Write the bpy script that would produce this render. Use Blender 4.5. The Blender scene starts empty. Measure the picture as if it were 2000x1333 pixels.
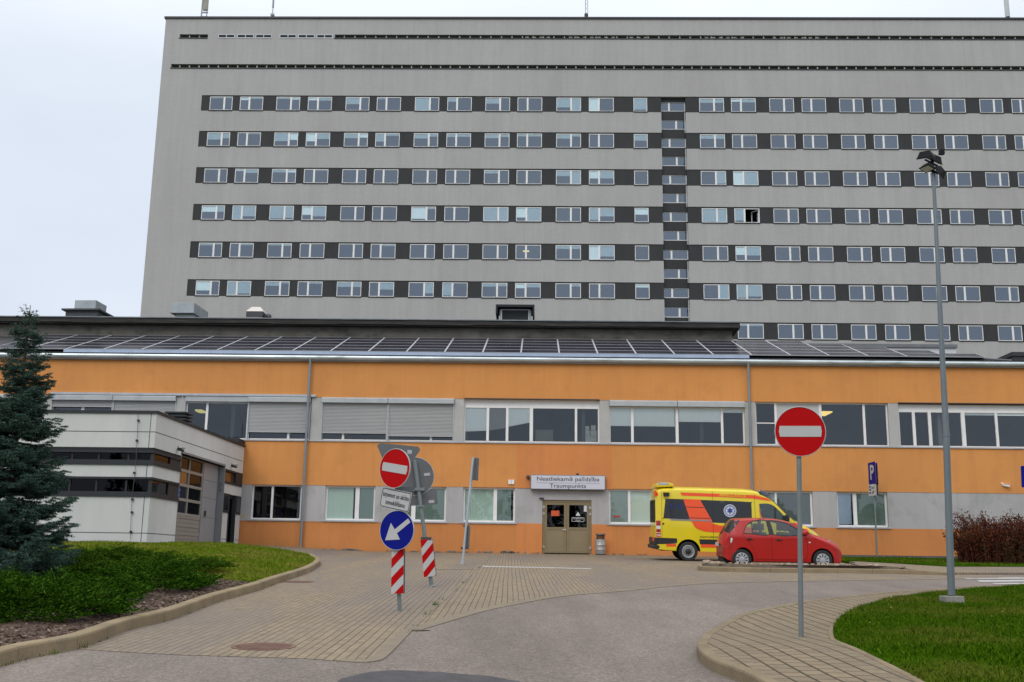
import bpy, bmesh, math, random
import numpy as np
from mathutils import Vector, Matrix
random.seed(7); rng = np.random.default_rng(7)
S = bpy.context.scene; COL = S.collection
rad = math.radians

# ------------------------------------------------------------------ camera (calibrated from the photograph's vanishing points)
FPX, PITCH, ROLL, EYE = 2087.0, 11.74, 0.79, 1.4
cam = bpy.data.cameras.new('camera'); co = bpy.data.objects.new('camera', cam); COL.objects.link(co)
MROT = Matrix.Rotation(rad(90+PITCH), 3, 'X') @ Matrix.Rotation(rad(ROLL), 3, 'Z')
co.matrix_world = Matrix.Translation((0, 0, EYE)) @ MROT.to_4x4()
cam.lens = FPX/2000*36; cam.sensor_width = 36; cam.clip_end = 3000; cam.clip_start = .1
S.camera = co
EYEV = Vector((0, 0, EYE))
def ray(px, py): return MROT @ Vector(((px-1000)/FPX, -(py-666.5)/FPX, -1))
def P(px, py, Y):
    d = ray(px, py); return EYEV + d*(Y/d.y)
def proj(p):
    c = MROT.transposed() @ (Vector(p)-EYEV); return (1000-FPX*c.x/c.z, 666.5+FPX*c.y/c.z)
def grd(px, py):
    d = ray(px, py); t = -EYE/(d.z-.04*d.y); p = EYEV+d*t; return (p.x, p.y)
YAW = rad(-1.42)
EU = Vector((math.cos(YAW), math.sin(YAW), 0)); EV = Vector((-math.sin(YAW), math.cos(YAW), 0))
def onplane(px, py, Y0, v=0):
    d = ray(px, py); O = Vector((0, Y0, 0)); t = ((O-EYEV).dot(EV)+v)/d.dot(EV); p = EYEV+d*t-O
    return p.dot(EU), p.z
FY, TY = 44.81, 85.8
def FX(px, py, v=0): return onplane(px, py, FY, v)
def TX(px, py, v=0): return onplane(px, py, TY, v)

# ------------------------------------------------------------------ ground height
def ss(t): t = min(1, max(0, t)); return t*t*(3-2*t)
def H(x, y):
    z = .04*min(y, 45.0)
    z += .37*ss((-x-5.5)/5.5)*ss((y-18)/10)*(1-.45*ss((y-36)/8))
    return z

# ------------------------------------------------------------------ materials
MATS = {}
def nt(name):
    m = bpy.data.materials.new(name); m.use_nodes = True; n = m.node_tree.nodes; n.clear()
    out = n.new('ShaderNodeOutputMaterial'); return m, m.node_tree, n, m.node_tree.links, out
def mth(n, l, op, a, b=None):
    k = n.new('ShaderNodeMath'); k.operation = op
    for i, x in enumerate((a, b)):
        if x is None: continue
        if isinstance(x, (int, float)): k.inputs[i].default_value = x
        else: l.new(x, k.inputs[i])
    return k.outputs[0]
def mixc(n, l, fac, a, b, mode='MIX'):
    k = n.new('ShaderNodeMix'); k.data_type = 'RGBA'; k.blend_type = mode
    for s, x in ((k.inputs[0], fac), (k.inputs[6], a), (k.inputs[7], b)):
        if isinstance(x, (int, float)): s.default_value = x
        elif isinstance(x, (tuple, list)): s.default_value = (*x[:3], 1)
        else: l.new(x, s)
    return k.outputs[2]
def noise(n, l, vec, scale, detail=4, rough=.55):
    k = n.new('ShaderNodeTexNoise'); k.inputs['Scale'].default_value = scale; k.inputs['Detail'].default_value = detail
    k.inputs['Roughness'].default_value = rough
    if vec is not None: l.new(vec, k.inputs['Vector'])
    return k.outputs['Fac']
def mapping(n, l, vec, scale=(1, 1, 1), rot=(0, 0, 0), loc=(0, 0, 0)):
    k = n.new('ShaderNodeMapping'); l.new(vec, k.inputs[0])
    k.inputs['Scale'].default_value = scale; k.inputs['Rotation'].default_value = rot; k.inputs['Location'].default_value = loc
    return k.outputs[0]
def ramp(n, l, fac, stops):
    k = n.new('ShaderNodeValToRGB'); l.new(fac, k.inputs[0]); e = k.color_ramp.elements
    while len(e) < len(stops): e.new(.5)
    for el, (p, c) in zip(e, stops):
        el.position = p; el.color = (*c, 1) if len(c) == 3 else c
    return k.outputs[0]
def sc(c, f): return tuple(min(1, x*f) for x in c)
def M(name, col, rough=.6, var=.1, scale=2.0, stretch=(1, 1, 1), metal=0, bump=0, bscale=60, spec=.5, coat=0, stain=None, stain_scale=.5, stain_amt=.5, fine=0, alpha=None):
    if name in MATS: return MATS[name]
    m, t, n, l, out = nt(name)
    b = n.new('ShaderNodeBsdfPrincipled'); l.new(b.outputs[0], out.inputs[0])
    tc = n.new('ShaderNodeTexCoord').outputs['Object']
    v = mapping(n, l, tc, stretch)
    f = noise(n, l, v, scale, 5)
    c = ramp(n, l, f, [(.25, sc(col, 1-var)), (.75, sc(col, 1+var))])
    if stain:
        f2 = noise(n, l, mapping(n, l, tc, stretch, (0, 0, 0), (7, 3, 5)), stain_scale, 6, .65)
        f2 = ramp(n, l, f2, [(.5, (0, 0, 0)), (.72, (1, 1, 1))])
        c = mixc(n, l, mth(n, l, 'MULTIPLY', f2, stain_amt), c, stain)
    if fine:
        f3 = noise(n, l, tc, bscale, 3)
        c = mixc(n, l, 1.0, c, ramp(n, l, f3, [(.3, (1-fine,)*3), (.7, (1+fine,)*3)]), 'MULTIPLY')
    l.new(c, b.inputs['Base Color'])
    b.inputs['Roughness'].default_value = rough; b.inputs['Metallic'].default_value = metal
    b.inputs['Specular IOR Level'].default_value = spec; b.inputs['Coat Weight'].default_value = coat
    b.inputs['Coat Roughness'].default_value = .04
    if bump:
        bn = n.new('ShaderNodeBump'); bn.inputs['Strength'].default_value = bump; bn.inputs['Distance'].default_value = .01
        l.new(noise(n, l, tc, bscale, 4), bn.inputs['Height']); l.new(bn.outputs[0], b.inputs['Normal'])
    MATS[name] = m; return m
def glass(name, tint, base=.06, rough=.01, gl=(1, 1, 1)):
    if name in MATS: return MATS[name]
    m, t, n, l, out = nt(name)
    tr = n.new('ShaderNodeBsdfTransparent'); tr.inputs[0].default_value = (*tint, 1)
    g = n.new('ShaderNodeBsdfGlossy'); g.inputs['Roughness'].default_value = rough; g.inputs[0].default_value = (*gl, 1)
    fr = n.new('ShaderNodeFresnel'); fr.inputs[0].default_value = 1.5
    f = mth(n, l, 'ADD', mth(n, l, 'MULTIPLY', fr.outputs[0], 1.6), base)
    mx = n.new('ShaderNodeMixShader'); l.new(f, mx.inputs[0]); l.new(tr.outputs[0], mx.inputs[1]); l.new(g.outputs[0], mx.inputs[2])
    tcd = n.new('ShaderNodeTexCoord').outputs['Object']
    bn = n.new('ShaderNodeBump'); bn.inputs['Strength'].default_value = .06; bn.inputs['Distance'].default_value = .02
    l.new(noise(n, l, tcd, .9, 1), bn.inputs['Height']); l.new(bn.outputs[0], g.inputs['Normal'])
    l.new(mx.outputs[0], out.inputs[0]); MATS[name] = m; return m
def emit(name, col, s):
    m, t, n, l, out = nt(name); e = n.new('ShaderNodeEmission'); e.inputs[0].default_value = (*col, 1); e.inputs[1].default_value = s
    l.new(e.outputs[0], out.inputs[0]); return m
def leafmat(name, c1, c2, c3, rough=.6, patch=None, pscale=.6, spec=.02):
    m, t, n, l, out = nt(name); b = n.new('ShaderNodeBsdfPrincipled'); l.new(b.outputs[0], out.inputs[0])
    g = n.new('ShaderNodeNewGeometry')
    c = ramp(n, l, g.outputs['Random Per Island'], [(0, c1), (.5, c2), (1, c3)])
    if patch:
        f = noise(n, l, n.new('ShaderNodeTexCoord').outputs['Object'], pscale, 5)
        c = mixc(n, l, ramp(n, l, f, [(.45, (0, 0, 0)), (.7, (1, 1, 1))]), c, patch)
    l.new(c, b.inputs['Base Color']); b.inputs['Roughness'].default_value = 1
    b.inputs['Specular IOR Level'].default_value = spec
    return m

# ------------------------------------------------------------------ mesh builder and scene tree
class MB:
    def __init__(s): s.v = []; s.f = []; s.mi = []
    def add(s, vs, fs, m=0):
        o = len(s.v); s.v += [tuple(x) for x in vs]; s.f += [tuple(i+o for i in f) for f in fs]; s.mi += [m]*len(fs); return s
    def box(s, x0, x1, y0, y1, z0, z1, m=0):
        return s.add([(x0,y0,z0),(x1,y0,z0),(x1,y1,z0),(x0,y1,z0),(x0,y0,z1),(x1,y0,z1),(x1,y1,z1),(x0,y1,z1)],
            [(0,3,2,1),(4,5,6,7),(0,1,5,4),(1,2,6,5),(2,3,7,6),(3,0,4,7)], m)
    def quad(s, a, b, c, d, m=0): return s.add([a,b,c,d], [(0,1,2,3)], m)
    def prism(s, poly, y0, y1, m=0, ax='y'):   # polygon in (x,z), extruded along y
        n = len(poly); f = (lambda p, y: (p[0], y, p[1])) if ax == 'y' else ((lambda p, y: (p[0], p[1], y)) if ax == 'z' else (lambda p, y: (y, p[0], p[1])))
        vs = [f(p, y0) for p in poly]+[f(p, y1) for p in poly]
        return s.add(vs, [tuple(range(n)), tuple(range(2*n-1, n-1, -1))]+[(i, n+i, n+(i+1) % n, (i+1) % n) for i in range(n)], m)
    def cyl(s, p0, p1, r0, r1=None, n=12, m=0, cap=True):
        r1 = r0 if r1 is None else r1; p0 = Vector(p0); p1 = Vector(p1); d = (p1-p0).normalized()
        a = d.orthogonal().normalized(); b = d.cross(a); vs = []
        for p, r in ((p0, r0), (p1, r1)):
            vs += [tuple(p+a*(r*math.cos(2*math.pi*i/n))+b*(r*math.sin(2*math.pi*i/n))) for i in range(n)]
        fs = [(i, (i+1) % n, n+(i+1) % n, n+i) for i in range(n)]
        if cap: fs += [tuple(range(n-1, -1, -1)), tuple(range(n, 2*n))]
        return s.add(vs, fs, m)
    def tube(s, pts, r, n=8, m=0):
        for a, b in zip(pts, pts[1:]): s.cyl(a, b, r, r, n, m)
        return s
    def lathe_y(s, prof, n=32, m=0, c=(0, 0, 0)):   # prof: (radius, y)
        k = len(prof); vs = []
        for i in range(n):
            t = 2*math.pi*i/n
            vs += [(c[0]+r*math.cos(t), c[1]+y, c[2]+r*math.sin(t)) for r, y in prof]
        return s.add(vs, [(i*k+j, i*k+j+1, ((i+1) % n)*k+j+1, ((i+1) % n)*k+j) for i in range(n) for j in range(k-1)], m)
    def lathe_z(s, prof, n=24, m=0, c=(0, 0, 0)):
        k = len(prof); vs = []
        for i in range(n):
            t = 2*math.pi*i/n
            vs += [(c[0]+r*math.cos(t), c[1]+r*math.sin(t), c[2]+z) for r, z in prof]
        return s.add(vs, [(i*k+j, ((i+1) % n)*k+j, ((i+1) % n)*k+j+1, i*k+j+1) for i in range(n) for j in range(k-1)], m)
    def xf(s, mat): s.v = [tuple(mat @ Vector(v)) for v in s.v]; return s
    def build(s, name, mats, parent=None, smooth=False, bevel=0, loc=None):
        me = bpy.data.meshes.new(name); me.from_pydata(s.v, [], s.f)
        for m in (mats if isinstance(mats, (list, tuple)) else [mats]): me.materials.append(m)
        me.polygons.foreach_set('material_index', s.mi)
        return fin(name, me, parent, smooth, bevel, loc)
def fin(name, me, parent=None, smooth=False, bevel=0, loc=None, recalc=True):
    if recalc and len(me.polygons) < 60000:
        bm = bmesh.new(); bm.from_mesh(me); bmesh.ops.recalc_face_normals(bm, faces=bm.faces); bm.to_mesh(me); bm.free()
    if smooth:
        me.polygons.foreach_set('use_smooth', [True]*len(me.polygons))
        try: me.set_sharp_from_angle(angle=rad(40))
        except Exception: pass
    o = bpy.data.objects.new(name, me); COL.objects.link(o)
    if parent: o.parent = parent
    if loc: o.location = loc
    if bevel:
        b = o.modifiers.new('bevel', 'BEVEL'); b.width = bevel; b.segments = 2; b.limit_method = 'ANGLE'
    return o
def tag(o, label, cat, group=None, kind=None):
    if label: o['label'] = label
    if cat: o['category'] = cat
    if group: o['group'] = group
    if kind: o['kind'] = kind
    return o
def struct(o): o['kind'] = 'structure'; return o
def thing(name, label, cat, loc=(0, 0, 0), rz=0, group=None):
    o = bpy.data.objects.new(name, None); COL.objects.link(o); o.location = loc; o.rotation_euler = (0, 0, rz); o.empty_display_size = .3
    return tag(o, label, cat, group)
def pymesh(name, verts, faces, mats, parent=None, smooth=False, mi=None):
    me = bpy.data.meshes.new(name); verts = np.asarray(verts, dtype=np.float32); faces = np.asarray(faces, dtype=np.int32)
    k = faces.shape[1]
    me.vertices.add(len(verts)); me.vertices.foreach_set('co', verts.ravel())
    me.loops.add(faces.size); me.loops.foreach_set('vertex_index', faces.ravel())
    me.polygons.add(len(faces)); me.polygons.foreach_set('loop_start', np.arange(0, faces.size, k, dtype=np.int32))
    for m in (mats if isinstance(mats, (list, tuple)) else [mats]): me.materials.append(m)
    if mi is not None: me.polygons.foreach_set('material_index', np.asarray(mi, dtype=np.int32))
    me.update(calc_edges=True); me.validate()
    return fin(name, me, parent, smooth, recalc=False)
def text(s, height, mat, parent, loc, width=None, name='lettering', rot=None, cond=1.0, y_off=0, bold=0):
    cu = bpy.data.curves.new('t', 'FONT'); cu.body = s; cu.align_x = 'CENTER'; cu.align_y = 'CENTER'; cu.extrude = .002; cu.offset = bold; cu.resolution_u = 3
    o = bpy.data.objects.new('t', cu); COL.objects.link(o); bpy.context.view_layer.update()
    dg = bpy.context.evaluated_depsgraph_get(); me = bpy.data.meshes.new_from_object(o.evaluated_get(dg))
    bpy.data.objects.remove(o); bpy.data.curves.remove(cu)
    xs = [v.co.x for v in me.vertices]; w = max(xs)-min(xs); k = height/.73
    kx = width/w if width else k*cond
    R = Matrix.Rotation(rad(90), 4, 'X')
    me.transform(R @ Matrix.Diagonal((kx, k, 1, 1)))
    me.materials.clear(); me.materials.append(mat)
    ob = bpy.data.objects.new(name, me); COL.objects.link(ob); ob.parent = parent; ob.location = loc
    if rot: ob.rotation_euler = rot
    return ob
def sheet(name, poly, off, mat, cell=1.0, hf=H, parent=None, skirt=0):
    bm = bmesh.new(); vs = [bm.verts.new((x, y, 0)) for x, y in poly]
    es = [bm.edges.new((vs[i], vs[(i+1) % len(vs)])) for i in range(len(vs))]
    bmesh.ops.triangle_fill(bm, use_beauty=True, edges=es)
    xs = [p[0] for p in poly]; ys = [p[1] for p in poly]
    for ax, lo, hi in ((0, min(xs), max(xs)), (1, min(ys), max(ys))):
        k = math.floor(lo/cell)+1
        while k*cell < hi:
            c = Vector((0, 0, 0)); c[ax] = k*cell; nn = Vector((0, 0, 0)); nn[ax] = 1
            bmesh.ops.bisect_plane(bm, geom=bm.verts[:]+bm.edges[:]+bm.faces[:], plane_co=c, plane_no=nn); k += 1
    for v in bm.verts: v.co.z = hf(v.co.x, v.co.y)+(off(v.co.x, v.co.y) if callable(off) else off)
    for f in bm.faces:
        f.normal_update()
        if f.normal.z < 0: f.normal_flip()
    if skirt:
        be = [e for e in bm.edges if e.is_boundary]; r = bmesh.ops.extrude_edge_only(bm, edges=be)
        for v in r['geom']:
            if isinstance(v, bmesh.types.BMVert): v.co.z -= skirt
        bmesh.ops.recalc_face_normals(bm, faces=bm.faces)
    me = bpy.data.meshes.new(name); bm.to_mesh(me); bm.free(); me.materials.append(mat)
    return fin(name, me, parent, recalc=False)
def smoothline(pts, n=8):
    out = []; m = len(pts)
    for i in range(m-1):
        p0, p1, p2, p3 = pts[max(i-1, 0)], pts[i], pts[i+1], pts[min(i+2, m-1)]
        for k in range(n):
            t = k/n
            out.append(tuple(.5*((2*p1[a])+(-p0[a]+p2[a])*t+(2*p0[a]-5*p1[a]+4*p2[a]-p3[a])*t*t+(-p0[a]+3*p1[a]-3*p2[a]+p3[a])*t**3) for a in range(len(p1))))
    return out+[tuple(pts[-1])]
def inside(poly, x, y):
    c = False; n = len(poly); j = n-1
    for i in range(n):
        xi, yi = poly[i]; xj, yj = poly[j]
        if (yi > y) != (yj > y) and x < (xj-xi)*(y-yi)/(yj-yi)+xi: c = not c
        j = i
    return c
def kerb(name, line, w, h, mat, stone=1.0, side=1, base=-.1, hf=None):
    """row of kerb stones swept along a ground line; side=+1 puts the width on the left of the direction of travel"""
    mb = MB(); pts = [Vector((x, y)) for x, y in line]
    L = [0]
    for a, b in zip(pts, pts[1:]): L.append(L[-1]+(b-a).length)
    def at(s):
        s = min(max(s, 0), L[-1]); i = max(0, min(len(L)-2, int(np.searchsorted(L, s))-1)); t = (s-L[i])/max(1e-6, L[i+1]-L[i])
        p = pts[i].lerp(pts[i+1], t); d = (pts[i+1]-pts[i]).normalized(); return p, Vector((-d.y, d.x))*side
    s = 0
    while s < L[-1]-.05:
        e = min(s+stone, L[-1]); k = 4; rows = []
        for j in range(k+1):
            q = s+.004+(e-s-.008)*j/k; p, nn = at(q); z = H(p.x, p.y); hh = h(p.x, p.y) if callable(h) else h
            c = min(.025, hh*.3)
            prof = [(0, base), (0, hh-c), (c*.3, hh-c*.3), (c, hh), (w-.006, hh), (w, hh-.006), (w, base)]
            rows.append([(p.x+nn.x*a, p.y+nn.y*a, z+b) for a, b in prof])
        n = len(rows[0]); vs = [v for r in rows for v in r]
        fs = [(j*n+i, j*n+i+1, (j+1)*n+i+1, (j+1)*n+i) for j in range(k) for i in range(n-1)]+[tuple(range(n)), tuple(range(k*n+n-1, k*n-1, -1))]
        mb.add(vs, fs); s = e
    return struct(mb.build(name, mat, smooth=False))
# ------------------------------------------------------------------ world and sun: bright overcast sky
SUN_EL, SUN_ROT = rad(42), rad(205)
w = bpy.data.worlds.new('World'); S.world = w; w.use_nodes = True
n = w.node_tree.nodes; l = w.node_tree.links; n.clear()
out = n.new('ShaderNodeOutputWorld'); bg = n.new('ShaderNodeBackground'); l.new(bg.outputs[0], out.inputs[0])
sky = n.new('ShaderNodeTexSky'); sky.sky_type = 'NISHITA'; sky.sun_disc = False; sky.sun_elevation = SUN_EL; sky.sun_rotation = SUN_ROT
tcg = n.new('ShaderNodeTexCoord').outputs['Generated']
sep = n.new('ShaderNodeSeparateXYZ'); l.new(tcg, sep.inputs[0])
zz = mth(n, l, 'MAXIMUM', sep.outputs[2], 0.0)
cl = ramp(n, l, zz, [(0, (6.8, 7.25, 8.3)), (.17, (7.6, 8.25, 9.4)), (.42, (9.0, 9.6, 10.5)), (1, (19, 19.5, 20))])
nz = noise(n, l, mapping(n, l, tcg, (1.6, 1.6, 4)), 1.3, 6, .5)
cl2 = mixc(n, l, 1.0, cl, ramp(n, l, nz, [(.3, (.88, .90, .93)), (.7, (1.07, 1.06, 1.05))]), 'MULTIPLY')
fin_c = mixc(n, l, .93, sky.outputs[0], cl2)
l.new(fin_c, bg.inputs[0]); bg.inputs[1].default_value = .1
sun = bpy.data.lights.new('sun', 'SUN'); sun.energy = .9; sun.angle = rad(25); sun.color = (1, .96, .9)
so = bpy.data.objects.new('sun', sun); COL.objects.link(so)
sd = Vector((math.sin(SUN_ROT)*math.cos(SUN_EL), math.cos(SUN_ROT)*math.cos(SUN_EL), math.sin(SUN_EL)))
so.rotation_euler = sd.to_track_quat('Z', 'Y').to_euler(); so.location = (0, 0, 60)
S.view_settings.view_transform = 'Standard'; S.view_settings.look = 'None'; S.view_settings.gamma = 1; S.view_settings.exposure = 0
S.cycles.max_bounces = 8; S.cycles.transparent_max_bounces = 16

# ------------------------------------------------------------------ ground materials
def asphalt_mat():
    m, t, n, l, out = nt('asphalt'); b = n.new('ShaderNodeBsdfPrincipled'); l.new(b.outputs[0], out.inputs[0])
    tc = n.new('ShaderNodeTexCoord').outputs['Object']
    big = noise(n, l, mapping(n, l, tc, (1, .35, 1)), .5, 5); c = ramp(n, l, big, [(.3, (.172, .142, .122)), (.7, (.222, .186, .160))])
    spk = noise(n, l, tc, 55, 2, .8)
    c = mixc(n, l, 1, c, ramp(n, l, spk, [(.25, (.55,)*3), (.5, (1,)*3), (.78, (1.5, 1.47, 1.42))]), 'MULTIPLY')
    vor = n.new('ShaderNodeTexVoronoi'); vor.inputs['Scale'].default_value = 38; l.new(tc, vor.inputs['Vector'])
    c = mixc(n, l, 1, c, ramp(n, l, vor.outputs['Color'], [(.1, (.72,)*3), (.6, (1.05,)*3), (1, (1.3,)*3)]), 'MULTIPLY')
    st = noise(n, l, mapping(n, l, tc, (.8, .18, 1)), 1.1, 6, .7)
    c = mixc(n, l, 1, c, ramp(n, l, st, [(.33, (.78,)*3), (.62, (1.06,)*3)]), 'MULTIPLY')
    l.new(c, b.inputs['Base Color']); b.inputs['Roughness'].default_value = .85; b.inputs['Specular IOR Level'].default_value = .25
    bn = n.new('ShaderNodeBump'); bn.inputs['Strength'].default_value = .35; bn.inputs['Distance'].default_value = .006
    l.new(spk, bn.inputs['Height']); l.new(bn.outputs[0], b.inputs['Normal'])
    return m
def paver_mat(name, c1, c2, bw=.2, rh=.1, rot=90, joint=(.045, .036, .026), msz=.006, stain=(.2, .17, .15), xcol=None, warp=.006, mort=.45):
    """pavers in stretcher rows, worn patches and slightly wandering rows"""
    m, t, n, l, out = nt(name); b = n.new('ShaderNodeBsdfPrincipled'); l.new(b.outputs[0], out.inputs[0])
    tc = n.new('ShaderNodeTexCoord').outputs['Object']
    wn = n.new('ShaderNodeTexNoise'); wn.inputs['Scale'].default_value = .7; wn.inputs['Detail'].default_value = 2; l.new(tc, wn.inputs['Vector'])
    wv = n.new('ShaderNodeVectorMath'); wv.operation = 'MULTIPLY_ADD'; l.new(wn.outputs['Color'], wv.inputs[0]); wv.inputs[1].default_value = (warp*6, warp*2, 0); l.new(tc, wv.inputs[2])
    br = n.new('ShaderNodeTexBrick'); l.new(mapping(n, l, wv.outputs[0], (1, 1, 1), (0, 0, rad(rot))), br.inputs['Vector'])
    br.inputs['Scale'].default_value = 1; br.inputs['Brick Width'].default_value = bw; br.inputs['Row Height'].default_value = rh
    br.inputs['Mortar Size'].default_value = msz; br.inputs['Mortar Smooth'].default_value = .3; br.inputs['Bias'].default_value = -.1
    br.inputs['Color1'].default_value = (*c1, 1); br.inputs['Color2'].default_value = (*c2, 1); br.inputs['Mortar'].default_value = (*[mort*x for x in c1], 1)
    br.offset = .5
    # the long joints are wider than the cross joints
    sx = n.new('ShaderNodeSeparateXYZ'); l.new(mapping(n, l, wv.outputs[0], (1, 1, 1), (0, 0, rad(rot))), sx.inputs[0])
    fr = mth(n, l, 'ABSOLUTE', mth(n, l, 'SUBTRACT', mth(n, l, 'FRACT', mth(n, l, 'DIVIDE', sx.outputs[1], rh)), .5))
    line = ramp(n, l, fr, [(.43, (0, 0, 0)), (.475, (1, 1, 1))])
    ln = noise(n, l, mapping(n, l, tc, (3, .5, 1)), 1.0, 3)
    line = mth(n, l, 'MULTIPLY', line, ramp(n, l, ln, [(.32, (.25,)*3), (.62, (1,)*3)]))
    c = br.outputs['Color']
    f = noise(n, l, mapping(n, l, tc, (1.0, .22, 1)), .55, 6, .6)
    c = mixc(n, l, mth(n, l, 'MULTIPLY', ramp(n, l, f, [(.42, (0, 0, 0)), (.62, (1, 1, 1))]), .75), c, stain)
    f2 = noise(n, l, tc, 14, 4, .7)
    c = mixc(n, l, 1, c, ramp(n, l, f2, [(.25, (.8,)*3), (.75, (1.16,)*3)]), 'MULTIPLY')
    c = mixc(n, l, mth(n, l, 'MULTIPLY', line, .85), c, joint)
    l.new(c, b.inputs['Base Color']); b.inputs['Roughness'].default_value = .9; b.inputs['Specular IOR Level'].default_value = .2
    bn = n.new('ShaderNodeBump'); bn.inputs['Strength'].default_value = .5; bn.inputs['Distance'].default_value = .01
    l.new(mth(n, l, 'SUBTRACT', f2, mth(n, l, 'MULTIPLY', line, 2)), bn.inputs['Height']); l.new(bn.outputs[0], b.inputs['Normal'])
    return m
def lawn_mat(name, c1, c2, c3):
    m, t, n, l, out = nt(name); b = n.new('ShaderNodeBsdfPrincipled'); l.new(b.outputs[0], out.inputs[0])
    tc = n.new('ShaderNodeTexCoord').outputs['Object']
    c = ramp(n, l, noise(n, l, tc, .8, 6, .6), [(.3, c1), (.5, c2), (.72, c3)])
    c = mixc(n, l, 1, c, ramp(n, l, noise(n, l, tc, 30, 3, .8), [(.2, (.5,)*3), (.8, (1.4,)*3)]), 'MULTIPLY')
    l.new(c, b.inputs['Base Color']); b.inputs['Roughness'].default_value = 1; b.inputs['Specular IOR Level'].default_value = 0
    return m
ASPH = asphalt_mat()
PAVE = paver_mat('paving', (.280, .220, .147), (.220, .174, .122), stain=(.192, .160, .140))
FOOT = paver_mat('footway paving', (.250, .194, .126), (.198, .154, .105), bw=.26, rh=.2, joint=(.045, .042, .022), stain=(.195, .155, .11), warp=.008, msz=.016, mort=.28)
KERB = M('kerb concrete', (.265, .205, .125), .9, .18, 1.5, bump=.4, bscale=60, spec=.2, stain=(.16, .135, .1), stain_scale=1.2, stain_amt=.6, fine=.15)
KERB2 = M('worn kerb concrete', (.225, .175, .110), .9, .2, 1.5, bump=.4, bscale=60, spec=.2, stain=(.13, .105, .075), stain_scale=1.4, stain_amt=.6, fine=.15)
CONC = M('edging concrete', (.215, .178, .132), .9, .15, 2, bump=.3, bscale=70, spec=.2, fine=.12)
LAWN = lawn_mat('lawn soil', (.018, .045, .001), (.03, .07, .002), (.075, .07, .015))
MULCH = M('bark mulch', (.085, .058, .045), .95, .5, 14, bump=.8, bscale=40, spec=.1, fine=.5)
DARKASPH = M('fresh asphalt', (.075, .07, .072), .85, .2, 6, bump=.3, bscale=120, spec=.25, fine=.3)
WHITEPAINT = M('road paint', (.44, .43, .42), .7, .2, 6, spec=.3, stain=(.3, .27, .25), stain_scale=9, stain_amt=.8)
SOIL = lawn_mat('far ground', (.06, .08, .02), (.07, .09, .025), (.1, .1, .04))

# ------------------------------------------------------------------ ground sheets
def gl(pts): return [grd(*p) for p in pts]
def Hbig(x, y): return .04*min(max(y, -120), 45)
struct(sheet('ground', [(-500, -300), (500, -300), (500, 700), (-500, 700)], -.06, SOIL, 45.0, Hbig))
struct(sheet('road', [(-14, -12), (30, -12), (30, 44), (-14, 44)], -.004, ASPH, 2.0))
edge = smoothline(gl([(120, 1266), (300, 1277), (440, 1282), (600, 1287), (690, 1294), (735, 1292), (760, 1279), (806, 1231)]), 4)
edge2 = smoothline(gl([(806, 1231), (825, 1230), (940, 1196), (1000, 1183), (1100, 1165.5), (1220, 1155), (1393, 1140), (1680, 1134), (1850, 1132), (2000, 1128)]), 4)
last = edge2[-1]
struct(sheet('driveway', edge+edge2[1:]+[(34, last[1]), (34, 44.4), (-12.2, 44.9), (-11.5, 34.4), (-24, 34.4), (-24, edge[0][1])], 0.0, PAVE, 1.0))
# flush concrete edging between the paving and the asphalt, and along the lane divider
def ribbon(name, line, w, off, mat, side=1):
    L = [Vector((x, y)) for x, y in line]; A = []; B = []
    for i, p in enumerate(L):
        d = (L[min(i+1, len(L)-1)]-L[max(i-1, 0)]).normalized(); nn = Vector((-d.y, d.x))*side
        A.append((p.x, p.y)); B.append((p.x+nn.x*w, p.y+nn.y*w))
    mb = MB()
    for i in range(len(A)-1):
        q = [A[i], A[i+1], B[i+1], B[i]]; top = [(x, y, H(x, y)+off) for x, y in q]
        mb.add(top+[(x, y, z-.05) for x, y, z in top], [(0, 1, 2, 3), (0, 4, 5, 1), (2, 6, 7, 3)])
    return struct(mb.build(name, mat))
ribbon('edging', edge2, .22, .006, CONC)
ribbon('edging', edge[14:], .14, .008, CONC)
div = smoothline(gl([(806, 1231), (850, 1190), (905, 1140), (935, 1110), (958, 1091)]), 5)
ribbon('edging', div, .10, .007, CONC, 1)
ribbon('edging', gl([(856, 1113.5), (932, 1112.5)]), .12, .008, M('dark edging', (.13, .11, .09), .9, .2, 3))
struct(sheet('asphalt_patch', gl([(640, 1345), (668, 1325), (722, 1312.5), (770, 1309), (860, 1313), (960, 1321), (1040, 1336), (1060, 1350)]), .0, DARKASPH, .5))
# thin white line on the paving, zebra stripes at the right
def stripe(name, pts, off, mat): return struct(sheet(name, gl(pts), off, mat, .5))
stripe('road_marking', [(942, 1105.8), (1155, 1110.8), (1155, 1112.0), (942, 1107.6)], .005, WHITEPAINT)
for a, b, y0, h in ((1880, 2060, 1129.5, 2.6), (1907, 2060, 1134.2, 3.4), (1936, 2060, 1140, 2.2)):
    stripe('road_marking', [(a, y0), (b, y0-1.5), (b, y0-1.5+h), (a+8, y0+h)], .006, WHITEPAINT)

# left bed kerb
KL = gl([(-60, 1322), (0, 1302), (62, 1285), (162, 1265), (250, 1232), (337, 1210), (425, 1177), (500, 1155), (535, 1142), (565, 1132), (600, 1120), (621, 1108), (624, 1101), (618, 1096), (606, 1091)])
KL = smoothline(KL, 6)
kerb('kerb', KL, .16, .14, KERB, 1.0, 1)
bed_in = [(x, y) for x, y in KL]
def offset(line, w, side=1):
    L = [Vector(p) for p in line]; o = []
    for i, p in enumerate(L):
        d = (L[min(i+1, len(L)-1)]-L[max(i-1, 0)]).normalized(); o.append((p.x-d.y*w*side, p.y+d.x*w*side))
    return o
KLi = offset(KL, .155)
hi = max(range(len(KLi)), key=lambda i: KLi[i][1])
top_edge = [(-6.6, 36.2), (-8.6, 38.2), (-10.2, 37.2), (-11.2, 34.45)]
bedpoly = KLi+top_edge+[(-30, 34.45), (-30, 9.5)]
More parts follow.
